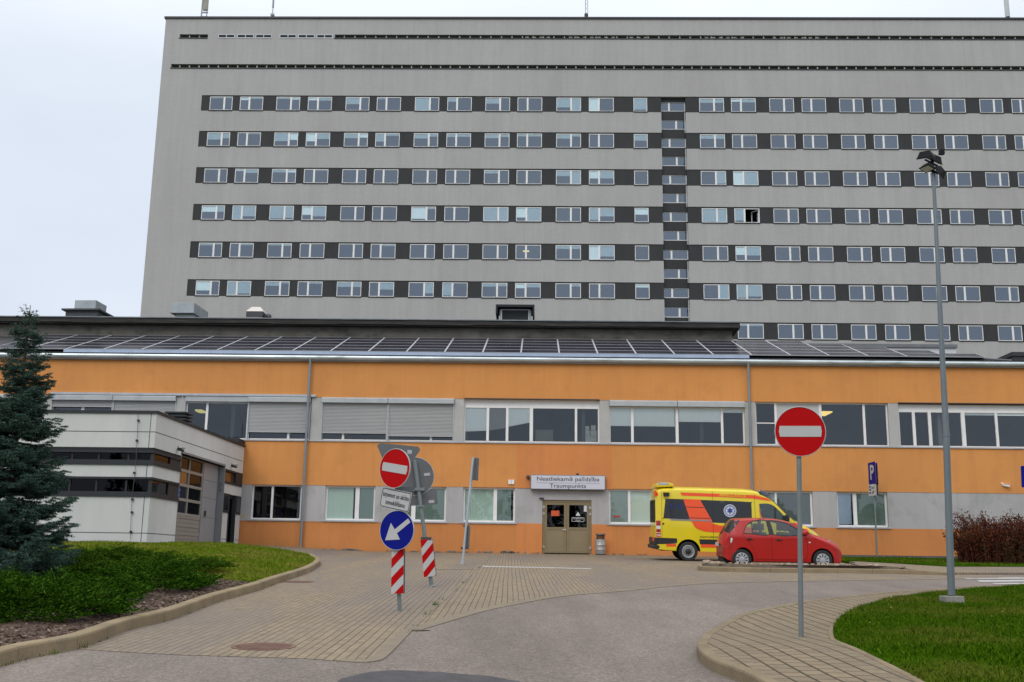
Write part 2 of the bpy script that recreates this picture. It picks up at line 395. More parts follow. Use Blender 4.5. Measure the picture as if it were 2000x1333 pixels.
k_m = next(i for i, p in enumerate(KLi) if p[1] > 21.5)
mulchpoly = KLi[:k_m]+[(-6.6, 22.0), (-9, 20.6), (-12, 20.4), (-20, 20), (-20, KLi[0][1])]
lawnpoly = KLi[k_m-1:]+top_edge+[(-30, 34.45), (-30, 19.6), (-12, 19.8), (-9, 20.1), (-6.6, 21.6)]
struct(sheet('lawn', lawnpoly, .12, LAWN, .8, skirt=.25))
def mound(x, y): return .11+.09*ss((-x-4.5)/2.5)
struct(sheet('flower_bed', mulchpoly, mound, MULCH, .5, skirt=.25))

# right footway and its kerb
KR = smoothline(gl([(1585, 1420), (1500, 1362), (1446, 1332), (1390, 1310), (1362, 1284), (1366, 1264), (1380, 1240), (1420, 1214), (1460, 1198), (1540, 1182), (1612, 1171), (1725, 1159), (1825, 1152.5), (1900, 1147), (2000, 1143), (2080, 1141)]), 5)
def foot_h(x, y): return .095*(1-ss((y-11.2)/3.6))+.012
kerb('kerb', KR, .115, lambda x, y: foot_h(x, y)+.006, KERB2, 1.0, -1)
LE = smoothline(gl([(2080, 1146), (2000, 1150), (1875, 1160), (1750, 1175), (1675, 1195), (1637, 1212), (1620, 1230), (1619, 1250), (1626, 1266), (1675, 1295), (1747, 1334), (1800, 1366), (1880, 1420)]), 5)
KRi = offset(KR, .113, -1)
struct(sheet('footway', KRi+LE, foot_h, FOOT, .5, skirt=.2))
kerb('lawn_edging', LE[16:], .07, lambda x, y: foot_h(x, y)+.012, KERB2, 1.0, 1)
lawn2 = offset(LE, .06, 1)+[(LE[-1][0]+.6, LE[-1][1]-1), (16, LE[-1][1]-1), (18, 20), LE[0]]
def lawn2_off(x, y): return .02+foot_h(x, y)*.9+.05*ss((x-3.5)/2)
struct(sheet('lawn', lawn2, lawn2_off, LAWN, .5, skirt=.2))

# stone island in front of the red car, footpath and grass strip to the right
ISL = smoothline(gl([(1385, 1107.5), (1366, 1110), (1364, 1113.5), (1380, 1116), (1500, 1119), (1680, 1120.5), (1800, 1123), (1860, 1124.5)]), 5)
kerb('kerb', ISL, .12, lambda x, y: .135-.1*ss((x-11.3)/2), KERB, 1.0, 1)
isl = gl([(1380, 1108.5), (1372, 1111), (1376, 1113.6), (1500, 1116.5), (1680, 1118), (1722, 1118.5)])
islpoly = isl+[(11.7, 31.05), (11.0, 31.75), (10, 32.0), (6.3, 32.0)]
yisl = min(p[1] for p in islpoly)
def isl_off(x, y): return .115+.075*ss((y-yisl)/.6)
struct(sheet('stone_bed', islpoly, isl_off, M('cobble bedding', (.17, .135, .10), .95, .3, 8, fine=.2), .25, skirt=.2))
struct(sheet('footpath', [(11.05, 31.75), (11.72, 31.05)]+gl([(1722, 1119), (1800, 1121.5), (1860, 1123), (2060, 1123.5)])+[(34, 31.5), (34, 35.5)]+gl([(2060, 1111), (1850, 1111), (1740, 1104), (1650, 1099)])+[(11.0, 33.5)], .06, PAVE, .8, skirt=.2))
strip = gl([(1648, 1098.2), (1740, 1103.6), (1850, 1111), (2060, 1111.3)])+[(34, 37), (34, 43.1), (12.3, 43.55), (11.9, 37.5)]
struct(sheet('lawn', strip, .085, LAWN, .8, skirt=.2))
# ------------------------------------------------------------------ shared building materials
FRAME = M('white window frame', (.82, .80, .78), .45, .05, 3)
ALU = M('aluminium', (.46, .48, .5), .4, .1, 4, metal=.3, stain=(.3, .31, .32), stain_scale=2, stain_amt=.5)
GALV = M('galvanised steel', (.36, .39, .42), .4, .15, 5, metal=.55)
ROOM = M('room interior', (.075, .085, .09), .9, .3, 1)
BLIND = M('pale blind', (.86, .90, .88), .8, .04, 8, stretch=(8, 1, .3))
GREENBLIND = M('green vertical blind', (.42, .56, .47), .8, .10, 9, stretch=(9, 1, .05))
PANE_T = glass('tower glass', (.86, .95, .95), .145, .01, (.74, .86, 1))
PANE = glass('window glass', (.97, .985, .97), .02, .01, (.84, .92, 1))
DARKGLASS = glass('dark glass', (.30, .33, .36), .02)
LAMPY = emit('ceiling lamp glow', (1, .72, .22), 1.0)

# ------------------------------------------------------------------ hospital tower
TWALL = None
def tower_wall_mat():
    m, t, n, l, out = nt('grey ceramic cladding'); b = n.new('ShaderNodeBsdfPrincipled'); l.new(b.outputs[0], out.inputs[0])
    tc = n.new('ShaderNodeTexCoord').outputs['Object']
    f = noise(n, l, mapping(n, l, tc, (1, 1, .5)), .22, 6, .6)
    c = ramp(n, l, f, [(.3, (.392, .380, .368)), (.7, (.448, .436, .425))])
    f2 = noise(n, l, mapping(n, l, tc, (2.2, 1, .12)), .9, 5, .7)
    c = mixc(n, l, 1, c, ramp(n, l, f2, [(.3, (.93,)*3), (.7, (1.05,)*3)]), 'MULTIPLY')
    br = n.new('ShaderNodeTexBrick'); l.new(mapping(n, l, tc, (1, 1, 1), (rad(90), 0, 0)), br.inputs[0])
    for k, v in (('Scale', 1), ('Brick Width', .3), ('Row Height', .15), ('Mortar Size', .012), ('Bias', 0)): br.inputs[k].default_value = v
    br.inputs['Color1'].default_value = (1.04, 1.03, 1.02, 1); br.inputs['Color2'].default_value = (.94, .94, .95, 1); br.inputs['Mortar'].default_value = (.8, .8, .8, 1)
    c = mixc(n, l, .4, c, br.outputs['Color'], 'MULTIPLY')
    l.new(c, b.inputs['Base Color']); b.inputs['Roughness'].default_value = .7; b.inputs['Specular IOR Level'].default_value = .3
    return m
TW = tower_wall_mat()
DARKCLAD = M('dark cladding', (.040, .041, .043), .75, .14, 1.5, stretch=(1, 1, .3), spec=.3)
SEAM = M('joint seam', (.43, .425, .41), .8, .05)
tower = thing('hospital_tower', 'tall grey concrete hospital block with long rows of windows in dark bands', 'hospital building', (0, TY, 0), YAW)
UL = TX(300, 330)[0]-.05; UR = 62.0
z0 = 24.27; PIT = 3.30; BH = 1.44
rows = [z0+PIT*(5-r) for r in range(7)]      # band top height of rows 1..7
TOPZ = TX(1100, 34.5)[1]-.16
colspx = [(382,428,.64),(443.2,490,.41),(517,565,.62),(581,629.5,.42),(657.5,705.5,.62),(720.7,769.5,.40),(798,847,.62),(863.8,913.1,.40),(940.9,990.7,.60),(1006,1056,.41),(1084.8,1134.6,.60),(1150.6,1201,.40),(1241,1268.8,None),
  (1374.3,1424.5,.60),(1439,1489,.40),(1516.6,1566.4,.60),(1582,1631.4,.40),(1658.5,1707.3,.60),(1724.5,1773,.40),(1801,1850,.62),(1866.4,1914.3,.38),(1943,1990,.62),(2008,2056,.38),(2085,2133,.62),(2150,2198,.38),(2227,2275,.62),(2292,2340,.38)]
cols = [(TX(a, 563+.005*(a-1000))[0], TX(b, 563+.005*(b-1000))[0], mf) for a, b, mf in colspx]
SL, SR = TX(1297, 563)[0], TX(1346.6, 563)[0]      # stair strip
BL = TX(366.5, 546)[0]                              # left end of the dark bands
wall = MB(); clad = MB(); slot = MB()
def wallbox(u0, u1, za, zb, v0=0.0, v1=.5): wall.box(u0, u1, v0, v1, za, zb)
# slots near the roof
sa0, sa1 = TX(352, 80)[1]+0, TX(352, 70.5)[1]; sb0, sb1 = TX(1000, 135)[1], TX(1000, 127)[1]
sa1 = TX(1000, 68.5)[1]; sa0 = TX(1000, 76)[1]
ua = [TX(x, 72)[0] for x in (351, 406, 426, 654)]
wallbox(UL, UR, sa1, TOPZ); wallbox(UL, ua[0], sa0, sa1); wallbox(ua[1], ua[3], sa0, sa1); 
wallbox(UL, UR, sb1, sa0)
ub = TX(334, 132)[0]; wallbox(UL, ub, sb0, sb1)
wallbox(UL, UR, rows[0], sb0)
for r in range(7):
    zt = rows[r]; zb = zt-BH
    wallbox(UL, BL, zb, zt)
    nz_ = rows[r+1] if r < 6 else 1.0
    if r < 6: wallbox(UL, SL, nz_, zb); wallbox(SR, UR, nz_, zb)
    else: wallbox(UL, SL, nz_, zb); wallbox(SR, UR, nz_, zb)
wall.box(UL, UL+.5, .5, 17, 1.0, TOPZ); wall.box(UL+.5, UR, 16.5, 17, 1, TOPZ); wall.box(UL, UR, .5, 16.5, TOPZ-.6, TOPZ-.3)
for px in (537, 795, 1061, 1293, 1340, 1625, 1897):   # movement joints
    u = TX(px, 350)[0]
    for za, zb in [(sa1, TOPZ), (sb1, sa0), (rows[0], sb0)]+[(rows[r+1], rows[r]-BH) for r in range(6)]:
        wall.box(u-.03, u+.03, -.004, .02, za+.01, zb-.01, 1)
wall.build('wall', [TW, SEAM], tower)
for r in range(7):
    zt = rows[r]; zb = zt-BH; us = [BL]+[x for c in cols[:13] for x in c[:2]]+[SL]
    for i in range(0, len(us), 2): clad.box(us[i], us[i+1], .04, .45, zb, zt)
    us = [SR]+[x for c in cols[13:] for x in c[:2]]+[UR]
    for i in range(0, len(us), 2): clad.box(us[i], us[i+1], .04, .45, zb, zt)
    for a, b, _ in cols: clad.box(a, b, .05, .45, zt-.11, zt); clad.box(a-.03, b+.03, -.05, .45, zb-.02, zb+.06)
# stair strip: panels between half-floor windows
swin = []
zc = rows[0]-1.22
k = 0
while zc > 16:
    swin.append((zc, zc+.86)); clad.box(SL, SR, .30, .6, zc-.79, zc); zc -= 1.65; k += 1
clad.box(SL, SR, .30, .6, rows[0]-.36, rows[0])
clad.build('dark_cladding', DARKCLAD, tower)
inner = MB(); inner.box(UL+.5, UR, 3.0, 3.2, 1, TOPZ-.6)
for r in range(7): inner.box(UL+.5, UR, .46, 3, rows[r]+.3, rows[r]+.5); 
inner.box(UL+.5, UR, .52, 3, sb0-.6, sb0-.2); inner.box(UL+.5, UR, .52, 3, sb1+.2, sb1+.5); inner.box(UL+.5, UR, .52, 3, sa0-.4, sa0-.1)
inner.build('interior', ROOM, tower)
# roof slots: dark backing, sill and short posts
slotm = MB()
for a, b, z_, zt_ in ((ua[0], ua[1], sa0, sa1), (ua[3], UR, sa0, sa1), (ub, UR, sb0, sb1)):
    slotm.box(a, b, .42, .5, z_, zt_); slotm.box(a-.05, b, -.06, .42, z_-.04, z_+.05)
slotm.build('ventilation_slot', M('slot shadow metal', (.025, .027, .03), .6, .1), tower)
PPOST = M('pale post', (.55, .54, .5), .7); OCHRE = M('ochre board', (.22, .18, .085), .8, .3, 6); npost = 0; postrest = MB()
def slotposts(px0, px1, step, z_, zt_, ypx):
    global npost
    x = px0
    while x < px1:
        u = TX(x, ypx)[0]; npost += 1; mb = postrest if npost > 99 else MB(); mb.box(u-.05, u+.05, .14, .24, z_+.05, zt_-.05); x += step
        if npost <= 99: mb.build('slot_post', PPOST, tower)
slotposts(369, 400, 19.6, sa0, sa1, 70); slotposts(350, 2010, 18.9, sb0, sb1, 128); slotposts(672, 2010, 20.5, sa0, sa1, 70)
for p0, p1 in ((1026, 1072), (1111, 1196), (1230, 1265), (1377, 1458), (1510, 1595)):      # boarded stretches of the upper slot
    a, b = TX(p0, 70)[0], TX(p1, 70)[0]; mb = MB(); mb.box(a, b, .2, .3, sa0+.05, sa1-.17, 0)
    x = a
    while x < b: mb.box(x, x+.3, .19, .2, sa0+.05, sa0+.3, 1); x += .62
    mb.build('slot_board', [OCHRE, PPOST], tower)
postrest.build('slot_post', PPOST, tower)['kind'] = 'stuff'
cap = MB(); cap.box(UL-.12, UR, -.12, .6, TOPZ+.0, TOPZ+.16); cap.build('roof_coping', M('brown coping', (.03, .025, .03), .5), tower)

# windows: blinds as read from the photograph (left pane, right pane), None = random shade
BL_ROWS = [
 [(.06,.05),(.2,.1),(.1,.15),(.2,.22),(.5,0),(.1,0),(1,0),(.28,0),(.42,0),(0,0),(.7,1),(1,0),(.85,),(.3,.3),(.2,.25)],
 [(.5,.4),(0,.06),(.6,.5),(.6,.42),(.35,.3),(.6,.15),(.35,.2),(.22,.2),(.3,.2),(.15,.15),(.32,.15),(0,0),(.45,),(.28,.28),(0,.05)],
 [(.05,0),(.1,.25),(.2,.2),(0,.06),(0,0),(0,0),(0,0),(0,0),(.2,0),(0,0),(.38,1),(.55,.55),(0,),(0,.9),(1,1)],
 [(.42,.42),(1,.75),(.9,.85),(.62,.72),(0,0),(0,0),(.86,.12),(0,0),(1,1),(.72,1),(0,0),(.86,.6),(.45,),(.95,1),(.85,0)],
 [(.12,.06),(0,.1),(.1,.1),(0,0),(0,0),(0,.1),(0,0),(0,0),(0,0),(0,0),(.22,.22),(1,.77),(0,),(0,0),(.58,.62)],
 [(.66,0),(1,.87),(.28,.1),(0,.1),(.32,.32),(0,.5),(0,.75),(.9,0),(.22,.18),(.32,.25),(0,.16),(0,0),(.2,),(0,1),(.9,.8)],
 [(1,1),(.3,1),(1,1),(1,1),(.5,.9),(.9,.5),(1,1),(1,1),(1,1),(1,1),(1,.2),(.5,1),(1,),(.3,.3),(.1,.1)]]
def tower_window(a, b, zb, zt, mf, bl, v=.10, fw=.055, mw=.15, open_leaf=False):
    fr = MB(); pa = MB(); bd = MB()
    fr.box(a, a+fw, v, v+.08, zb, zt); fr.box(b-fw, b, v, v+.08, zb, zt)
    fr.box(a+fw, b-fw, v, v+.08, zt-fw, zt); fr.box(a+fw, b-fw, v, v+.08, zb, zb+fw*1.3)
    panes = [(a+fw, b-fw)]
    if mf:
        m = a+(b-a)*mf; fr.box(m-mw/2, m+mw/2, v-.01, v+.08, zb+fw*1.3, zt-fw); panes = [(a+fw, m-mw/2), (m+mw/2, b-fw)]
    for i, (p0, p1) in enumerate(panes):
        if open_leaf and i == 1:     # casement swung inwards
            A = (p1, v+.09); Bq = (p1-.52, v+.62); C_ = lambda k: (A[0]+(Bq[0]-A[0])*k, A[1]+(Bq[1]-A[1])*k)
            for k0, k1, za, zz1 in ((0, 1, zb+.07, zb+.15), (0, 1, zt-.15, zt-.07), (0, .09, zb+.15, zt-.15), (.91, 1, zb+.15, zt-.15)):
                a0, a1 = C_(k0), C_(k1); d_ = .03
                fr.add([(a0[0], a0[1], za), (a1[0], a1[1], za), (a1[0]+d_, a1[1]+d_, za), (a0[0]+d_, a0[1]+d_, za), (a0[0], a0[1], zz1), (a1[0], a1[1], zz1), (a1[0]+d_, a1[1]+d_, zz1), (a0[0]+d_, a0[1]+d_, zz1)], [(0, 3, 2, 1), (4, 5, 6, 7), (0, 1, 5, 4), (1, 2, 6, 5), (2, 3, 7, 6), (3, 0, 4, 7)])
            a0, a1 = C_(.09), C_(.91); pa.quad((a0[0]+.02, a0[1]+.02, zb+.15), (a1[0]+.02, a1[1]+.02, zb+.15), (a1[0]+.02, a1[1]+.02, zt-.15), (a0[0]+.02, a0[1]+.02, zt-.15)); continue
        pa.quad((p0, v+.04, zb+fw*1.3), (p1, v+.04, zb+fw*1.3), (p1, v+.04, zt-fw), (p0, v+.04, zt-fw))
        h = bl[i] if i < len(bl) else 0
        if h > .02: bd.quad((p0, v+.055, zt-fw-(zt-zb-2*fw)*h), (p1, v+.055, zt-fw-(zt-zb-2*fw)*h), (p1, v+.055, zt-fw), (p0, v+.055, zt-fw))
    return fr, pa, bd
wins = []
for r in range(7):
    for c, (a, b, mf) in enumerate(cols):
        bl = BL_ROWS[r][c] if c < len(BL_ROWS[r]) else (0, 0)
        zt = rows[r]-.11; zb = rows[r]-BH+.06
        p = [proj(Vector((0, TY, 0))+EU*u+Vector((0, 0, z))) for u, z in ((a, zb), (b, zt))]
        area = max(0, (min(p[1][0], 2000)-p[0][0]))*(p[0][1]-p[1][1])
        if r == 6 and c < 14: area = 1
        wins.append((area, r, c, a, b, zb, zt, mf, bl, .05))
for i, (zb, zt) in enumerate(swin):
    wins.append((1, 99, i, SL, SR, zb, zt, .34 if i % 2 == 0 else .62, (0, 0), .38))
wins.sort(key=lambda x: -x[0])
rest = MB()
for i, (area, r, c, a, b, zb, zt, mf, bl, v) in enumerate(wins):
    fr, pa, bd = tower_window(a, b, zb, zt, mf, bl, v, open_leaf=(r == 3 and c == 14))
    if i < 99:
        o = fr.build('window', FRAME, tower); pa.build('pane', PANE_T, o)
        if bd.f: bd.build('blind', BLIND, o)
    else:
        rest.add(fr.v, fr.f, 0); rest.add(pa.v, pa.f, 1)
        if bd.f: rest.add(bd.v, bd.f, 2)
o = rest.build('window', [FRAME, PANE_T, BLIND], tower); o['kind'] = 'stuff'
# framed dark windows between the two upper slots
for p0, p1 in ((426, 459), (463, 496), (499, 531), (546, 579), (582, 615), (618, 650)):
    a, b = TX(p0, 72)[0], TX(p1, 72)[0]; fr = MB(); fw = .07
    fr.box(a, b, -.03, 0, sa1-fw, sa1); fr.box(a, b, -.03, 0, sa0-.02, sa0+fw)
    for x in (a, (a+b)/2-fw/2, b-fw): fr.box(x, x+fw, -.03, 0, sa0+fw, sa1-fw)
    o = fr.build('framed_vent', M('vent frame', (.5, .52, .54), .5), tower)
    g = MB(); g.quad((a, -.012, sa0), (b, -.012, sa0), (b, -.012, sa1), (a, -.012, sa1)); g.build('pane', M('vent glass', (.012, .016, .026), .5, spec=.15), o)
lamp = MB(); c = cols[9]
for (x0, x1, zz0) in ((.62, 1.12, .92), (.95, 1.25, .2)): lamp.box(c[0]+x0, c[0]+x1, .9, .95, rows[4]-BH+.06+zz0, rows[4]-BH+.06+zz0+.13)
lamp.build('ceiling_lamp', LAMPY, tower)

# aerials on the tower roof
STEEL = M('aerial steel', (.32, .33, .36), .5, .15, 5)
PALE = M('aerial shell', (.30, .29, .24), .6, .1, 4)
def roof_pt(px, v): u, z = TX(px, 34, v); return Vector((0, TY, 0))+EU*u+EV*v+Vector((0, 0, TOPZ+.1))
p = roof_pt(399, .3)
t = thing('panel_antenna', 'broad grey-beige panel aerial by the left corner of the tower roof', 'antenna', p, YAW)
mb = MB(); mb.cyl((-.28, 0, 0), (-.22, 0, 4), .06); mb.build('pole', STEEL, t)
mb = MB(); mb.box(-.16, .26, -.12, .12, .85, 4.0); mb.build('shell', PALE, t, bevel=.03)
mb = MB(); mb.cyl((.2, 0, .0), (.2, 0, .9), .045); mb.box(-.3, .3, -.06, .06, .15, .28); mb.box(-.3, .3, -.06, .06, .6, .7); mb.build('bracket', STEEL, t)
p = roof_pt(532, .4); t = thing('whip_antenna', 'thin upright aerial rod on the tower roof, second from the left', 'antenna', p, YAW)
mb = MB(); mb.cyl((0, 0, 0), (0, 0, 1.2), .04); mb.cyl((0, 0, 1.2), (0, 0, 4), .085); mb.build('pole', STEEL, t)
mb = MB(); mb.box(-.16, .16, -.1, .1, .4, .58); mb.build('clamp', STEEL, t)
p = roof_pt(1145, 1.0); t = thing('lattice_mast', 'slim lattice mast in the middle of the tower roof', 'antenna', p, YAW)
mb = MB()
for i in range(3): mb.cyl((.14*math.cos(i*2.1), .14*math.sin(i*2.1), 0), (.14*math.cos(i*2.1), .14*math.sin(i*2.1), 6), .022, n=6)
for j in range(14):
    for i in range(3):
        a, b = i*2.1, (i+1)*2.1; mb.cyl((.14*math.cos(a), .14*math.sin(a), j*.42), (.14*math.cos(b), .14*math.sin(b), j*.42+.42), .012, n=5)
mb.build('lattice', STEEL, t); mb = MB(); mb.box(-.16, .16, -.16, .16, .72, .92); mb.build('junction_box', M('box brown', (.05, .045, .05)), t)
p = roof_pt(1968, .3); t = thing('mobile_antenna', 'pale cylindrical aerial above the right end of the tower roof', 'antenna', p, YAW)
mb = MB(); mb.cyl((0, 0, 0), (0, 0, .3), .05); mb.build('pole', STEEL, t)
mb = MB(); mb.cyl((0, 0, .3), (0, 0, 4.2), .2, .2, 16); mb.build('shell', M('aerial pale', (.52, .55, .55), .5), t, smooth=True)
# ------------------------------------------------------------------ orange emergency building
def stucco(name, c, dark, pam=.35):
    m, t, n, l, out = nt(name); b = n.new('ShaderNodeBsdfPrincipled'); l.new(b.outputs[0], out.inputs[0])
    tc = n.new('ShaderNodeTexCoord').outputs['Object']
    f = noise(n, l, mapping(n, l, tc, (1, 1, .6)), .35, 6, .6)
    k = ramp(n, l, f, [(.3, sc(c, .9)), (.7, sc(c, 1.07))])
    s = noise(n, l, mapping(n, l, tc, (3.2, 1, .14)), .8, 6, .75)
    k = mixc(n, l, mth(n, l, 'MULTIPLY', ramp(n, l, s, [(.48, (0, 0, 0)), (.76, (1, 1, 1))]), .5), k, dark)
    pt = noise(n, l, mapping(n, l, tc, (1, 1, 1), (0, 0, 0), (11, 2, 4)), 1.1, 7, .65)
    k = mixc(n, l, mth(n, l, 'MULTIPLY', ramp(n, l, pt, [(.52, (0, 0, 0)), (.68, (1, 1, 1))]), pam), k, dark)
    l.new(k, b.inputs['Base Color']); b.inputs['Roughness'].default_value = .92; b.inputs['Specular IOR Level'].default_value = .15
    bn = n.new('ShaderNodeBump'); bn.inputs['Strength'].default_value = .25; bn.inputs['Distance'].default_value = .008
    l.new(noise(n, l, tc, 35, 4, .7), bn.inputs['Height']); l.new(bn.outputs[0], b.inputs['Normal'])
    return m
ORANGE = stucco('orange render', (.69, .298, .094), (.53, .225, .078))
ORANGE2 = stucco('deeper orange render', (.67, .255, .085), (.53, .20, .072))
GREYR = stucco('grey render', (.445, .43, .425), (.30, .295, .29), .6)
PILLAR = M('pale concrete pillar', (.45, .44, .42), .85, .1, 1.2, stain=(.33, .32, .30), stain_scale=1.5, stain_amt=.5, bump=.2)
er = thing('emergency_building', 'long low orange rendered hospital wing with a band of shuttered windows', 'hospital building', (0, FY, 0), YAW)
U = lambda px, py=820: FX(px, py)[0]
ZB = 1.55; ZG = FX(1060, 1081)[1]
ZLB = FX(860, 1021.5)[1]; ZLT = FX(860, 951)[1]; ZUS = FX(940, 863.5)[1]; ZUT = FX(887, 779)[1]; ZTOP = FX(940, 710)[1]; ZGUT = FX(1000, 693.5)[1]
UL0, UR0 = -34.0, 33.0
# openings of the lower storey: (px left, px right)
LOW = [(490, 587.5), (634.5, 732), (771, 871), (904, 1006), (1189, 1291), (1318, 1408), (1494, 1588), (1635, 1734)]
low = [(U(a, 985), U(b, 985)) for a, b in LOW]
DU0, DU1 = U(1059, 1030), U(1155.5, 1030); ZDT = FX(1108, 977)[1]
low_z0 = ZLB+.05; low_z1 = ZLT
PIL = [(-40, -22), (78, 96), (342, 360), (607, 627), (887, 906), (1171, 1190), (1455, 1476), (1736, 1756), (2020, 2040), (2300, 2320)]
pil = [(U(a), U(b)) for a, b in PIL]
w1 = MB()
w1.box(UL0, UR0, 0, .35, ZUT, ZTOP)
w1.box(UL0, UR0, 0, .35, ZLT, ZUS)
p0, p1 = U(1008, 1050), U(1196, 1050)
w1.build('wall', ORANGE, er)
w3 = MB(); w3.box(UL0, p0, 0, .35, ZB, ZLB); w3.box(p1, UR0, 0, .35, ZB, ZLB)
w3.build('wall', stucco('faded lower render', (.61, .245, .082), (.46, .18, .065)), er)['label'] = 'duskier orange foot of the wall under the ground-floor windows'
w2 = MB(); w2.box(p0, DU0, -.012, .35, ZB, ZLB+.02); w2.box(DU1, p1, -.012, .35, ZB, ZLB+.02); w2.box(p0, p1, -.012, -.001, ZLT-.02, ZUS-.12)
w2.build('wall', ORANGE2, er)['label'] = 'deeper orange patch of wall around the entrance door'
g = MB(); xs = [UL0]+[x for a in low[:4] for x in a]+[DU0]
for i in range(0, len(xs), 2): g.box(xs[i], xs[i+1], .012, .35, ZLB, ZLT)
xs = [DU1]+[x for a in low[4:] for x in a]+[UR0]
for i in range(0, len(xs), 2): g.box(xs[i], xs[i+1], .012, .35, ZLB, ZLT)
for a, b in low: g.box(a, b, .02, .35, ZLB, low_z0)
g.box(DU0, DU1, .012, .35, ZDT, ZLT)
g.build('grey_band', GREYR, er)
for a, b in pil: pl = MB(); pl.box(a, b, .015, .4, ZUS, ZUT); pl.build('pillar', PILLAR, er)
sl = MB(); sl.box(UL0, UR0, -.05, .1, ZUS-.055, ZUS); 
for a, b in low: sl.box(a-.08, b+.08, -.05, .1, ZLB-.01, ZLB+.045)
sl.box(U(476), U(1007), -.022, .011, ZLB-.02, ZLB-.0105)
sl.build('sill', ALU, er)
ft = MB(); ft.box(U(1600, 1086), UR0, -.03, .3, ZB, ZG+.10); ft.build('plinth', M('plinth dark', (.10, .10, .10), .9, .2, 3), er)
# crumbling foot of the wall
cr = MB()
for k in range(46):
    u = rng.uniform(-9.5, 5.5); 
    if DU0-.1 < u < DU1+.1: continue
    s = rng.uniform(.04, .22); n_ = 7
    poly = [(u+s*(1+.4*rng.uniform())*math.cos(6.283*i/n_), ZG-.01+abs(.06*rng.uniform()*(1+math.sin(6.283*i/n_)))) for i in range(n_)]
    cr.prism(poly, -.018, .0 if not p0 < u < p1 else -.013)
cr.build('flaked_render', M('flaked render', (.2, .185, .165), .95, .3, 8), er)
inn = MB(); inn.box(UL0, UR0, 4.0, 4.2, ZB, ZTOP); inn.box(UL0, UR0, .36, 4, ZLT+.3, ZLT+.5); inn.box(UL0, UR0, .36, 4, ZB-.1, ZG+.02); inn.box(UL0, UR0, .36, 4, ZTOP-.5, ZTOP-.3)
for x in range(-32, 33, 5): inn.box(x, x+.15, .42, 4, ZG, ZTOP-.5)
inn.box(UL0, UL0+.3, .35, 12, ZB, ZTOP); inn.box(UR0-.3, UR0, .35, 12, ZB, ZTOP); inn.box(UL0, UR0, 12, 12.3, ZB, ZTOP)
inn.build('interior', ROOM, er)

def window(frames, panes, za, zb, a, b, v=.14, fw=.06, mulls=(), blinds=(), blindmat=BLIND, toppanel=0, pane=PANE, framemat=FRAME, bars=()):
    """one window unit in opening a..b, za..zb; mulls = list of (u0,u1); blinds = list of (u0,u1,frac or (f0,f1),mat)"""
    fr = MB(); fr.box(a, a+fw, v, v+.1, za, zb); fr.box(b-fw, b, v, v+.1, za, zb)
    zt = zb-toppanel
    fr.box(a+fw, b-fw, v, v+.1, zt-fw, zb if not toppanel else zt); fr.box(a+fw, b-fw, v, v+.1, za, za+fw)
    if toppanel: fr.box(a+fw, b-fw, v+.02, v+.08, zt, zb)
    ms = sorted(mulls)
    for m0, m1 in ms: fr.box(m0, m1, v-.008, v+.1, za+fw, zt-fw)
    for m0, m1, zz0, zz1 in bars: fr.box(m0, m1, v-.004, v+.09, zz0, zz1)
    o = fr.build('window', framemat, er)
    pa = MB(); x = a+fw
    for m0, m1 in ms+[(b-fw, b)]: pa.quad((x, v+.05, za+fw), (m0, v+.05, za+fw), (m0, v+.05, zt-fw), (x, v+.05, zt-fw)); x = m1
    pa.build('pane', pane, o)
    for u0, u1, f, bm in blinds:
        f0, f1 = f if isinstance(f, tuple) else (f, f); h = zt-za-2*fw; bd = MB()
        n_ = max(1, int((u1-u0)/.09)) if bm is GREENBLIND else 1
        for i in range(n_):
            x0 = u0+(u1-u0)*i/n_; x1 = u0+(u1-u0)*(i+1)/n_; g0 = f0+(f1-f0)*i/n_; g1 = f0+(f1-f0)*(i+1)/n_
            dv = .03 if n_ > 1 else 0
            bd.quad((x0, v+.065, zt-fw-h*g0), (x1, v+.065+dv, zt-fw-h*g1), (x1, v+.065+dv, zt-fw), (x0, v+.065, zt-fw))
        bd.build('blind', bm, o)
    return o
uu = lambda *p: [U(x) for x in p]
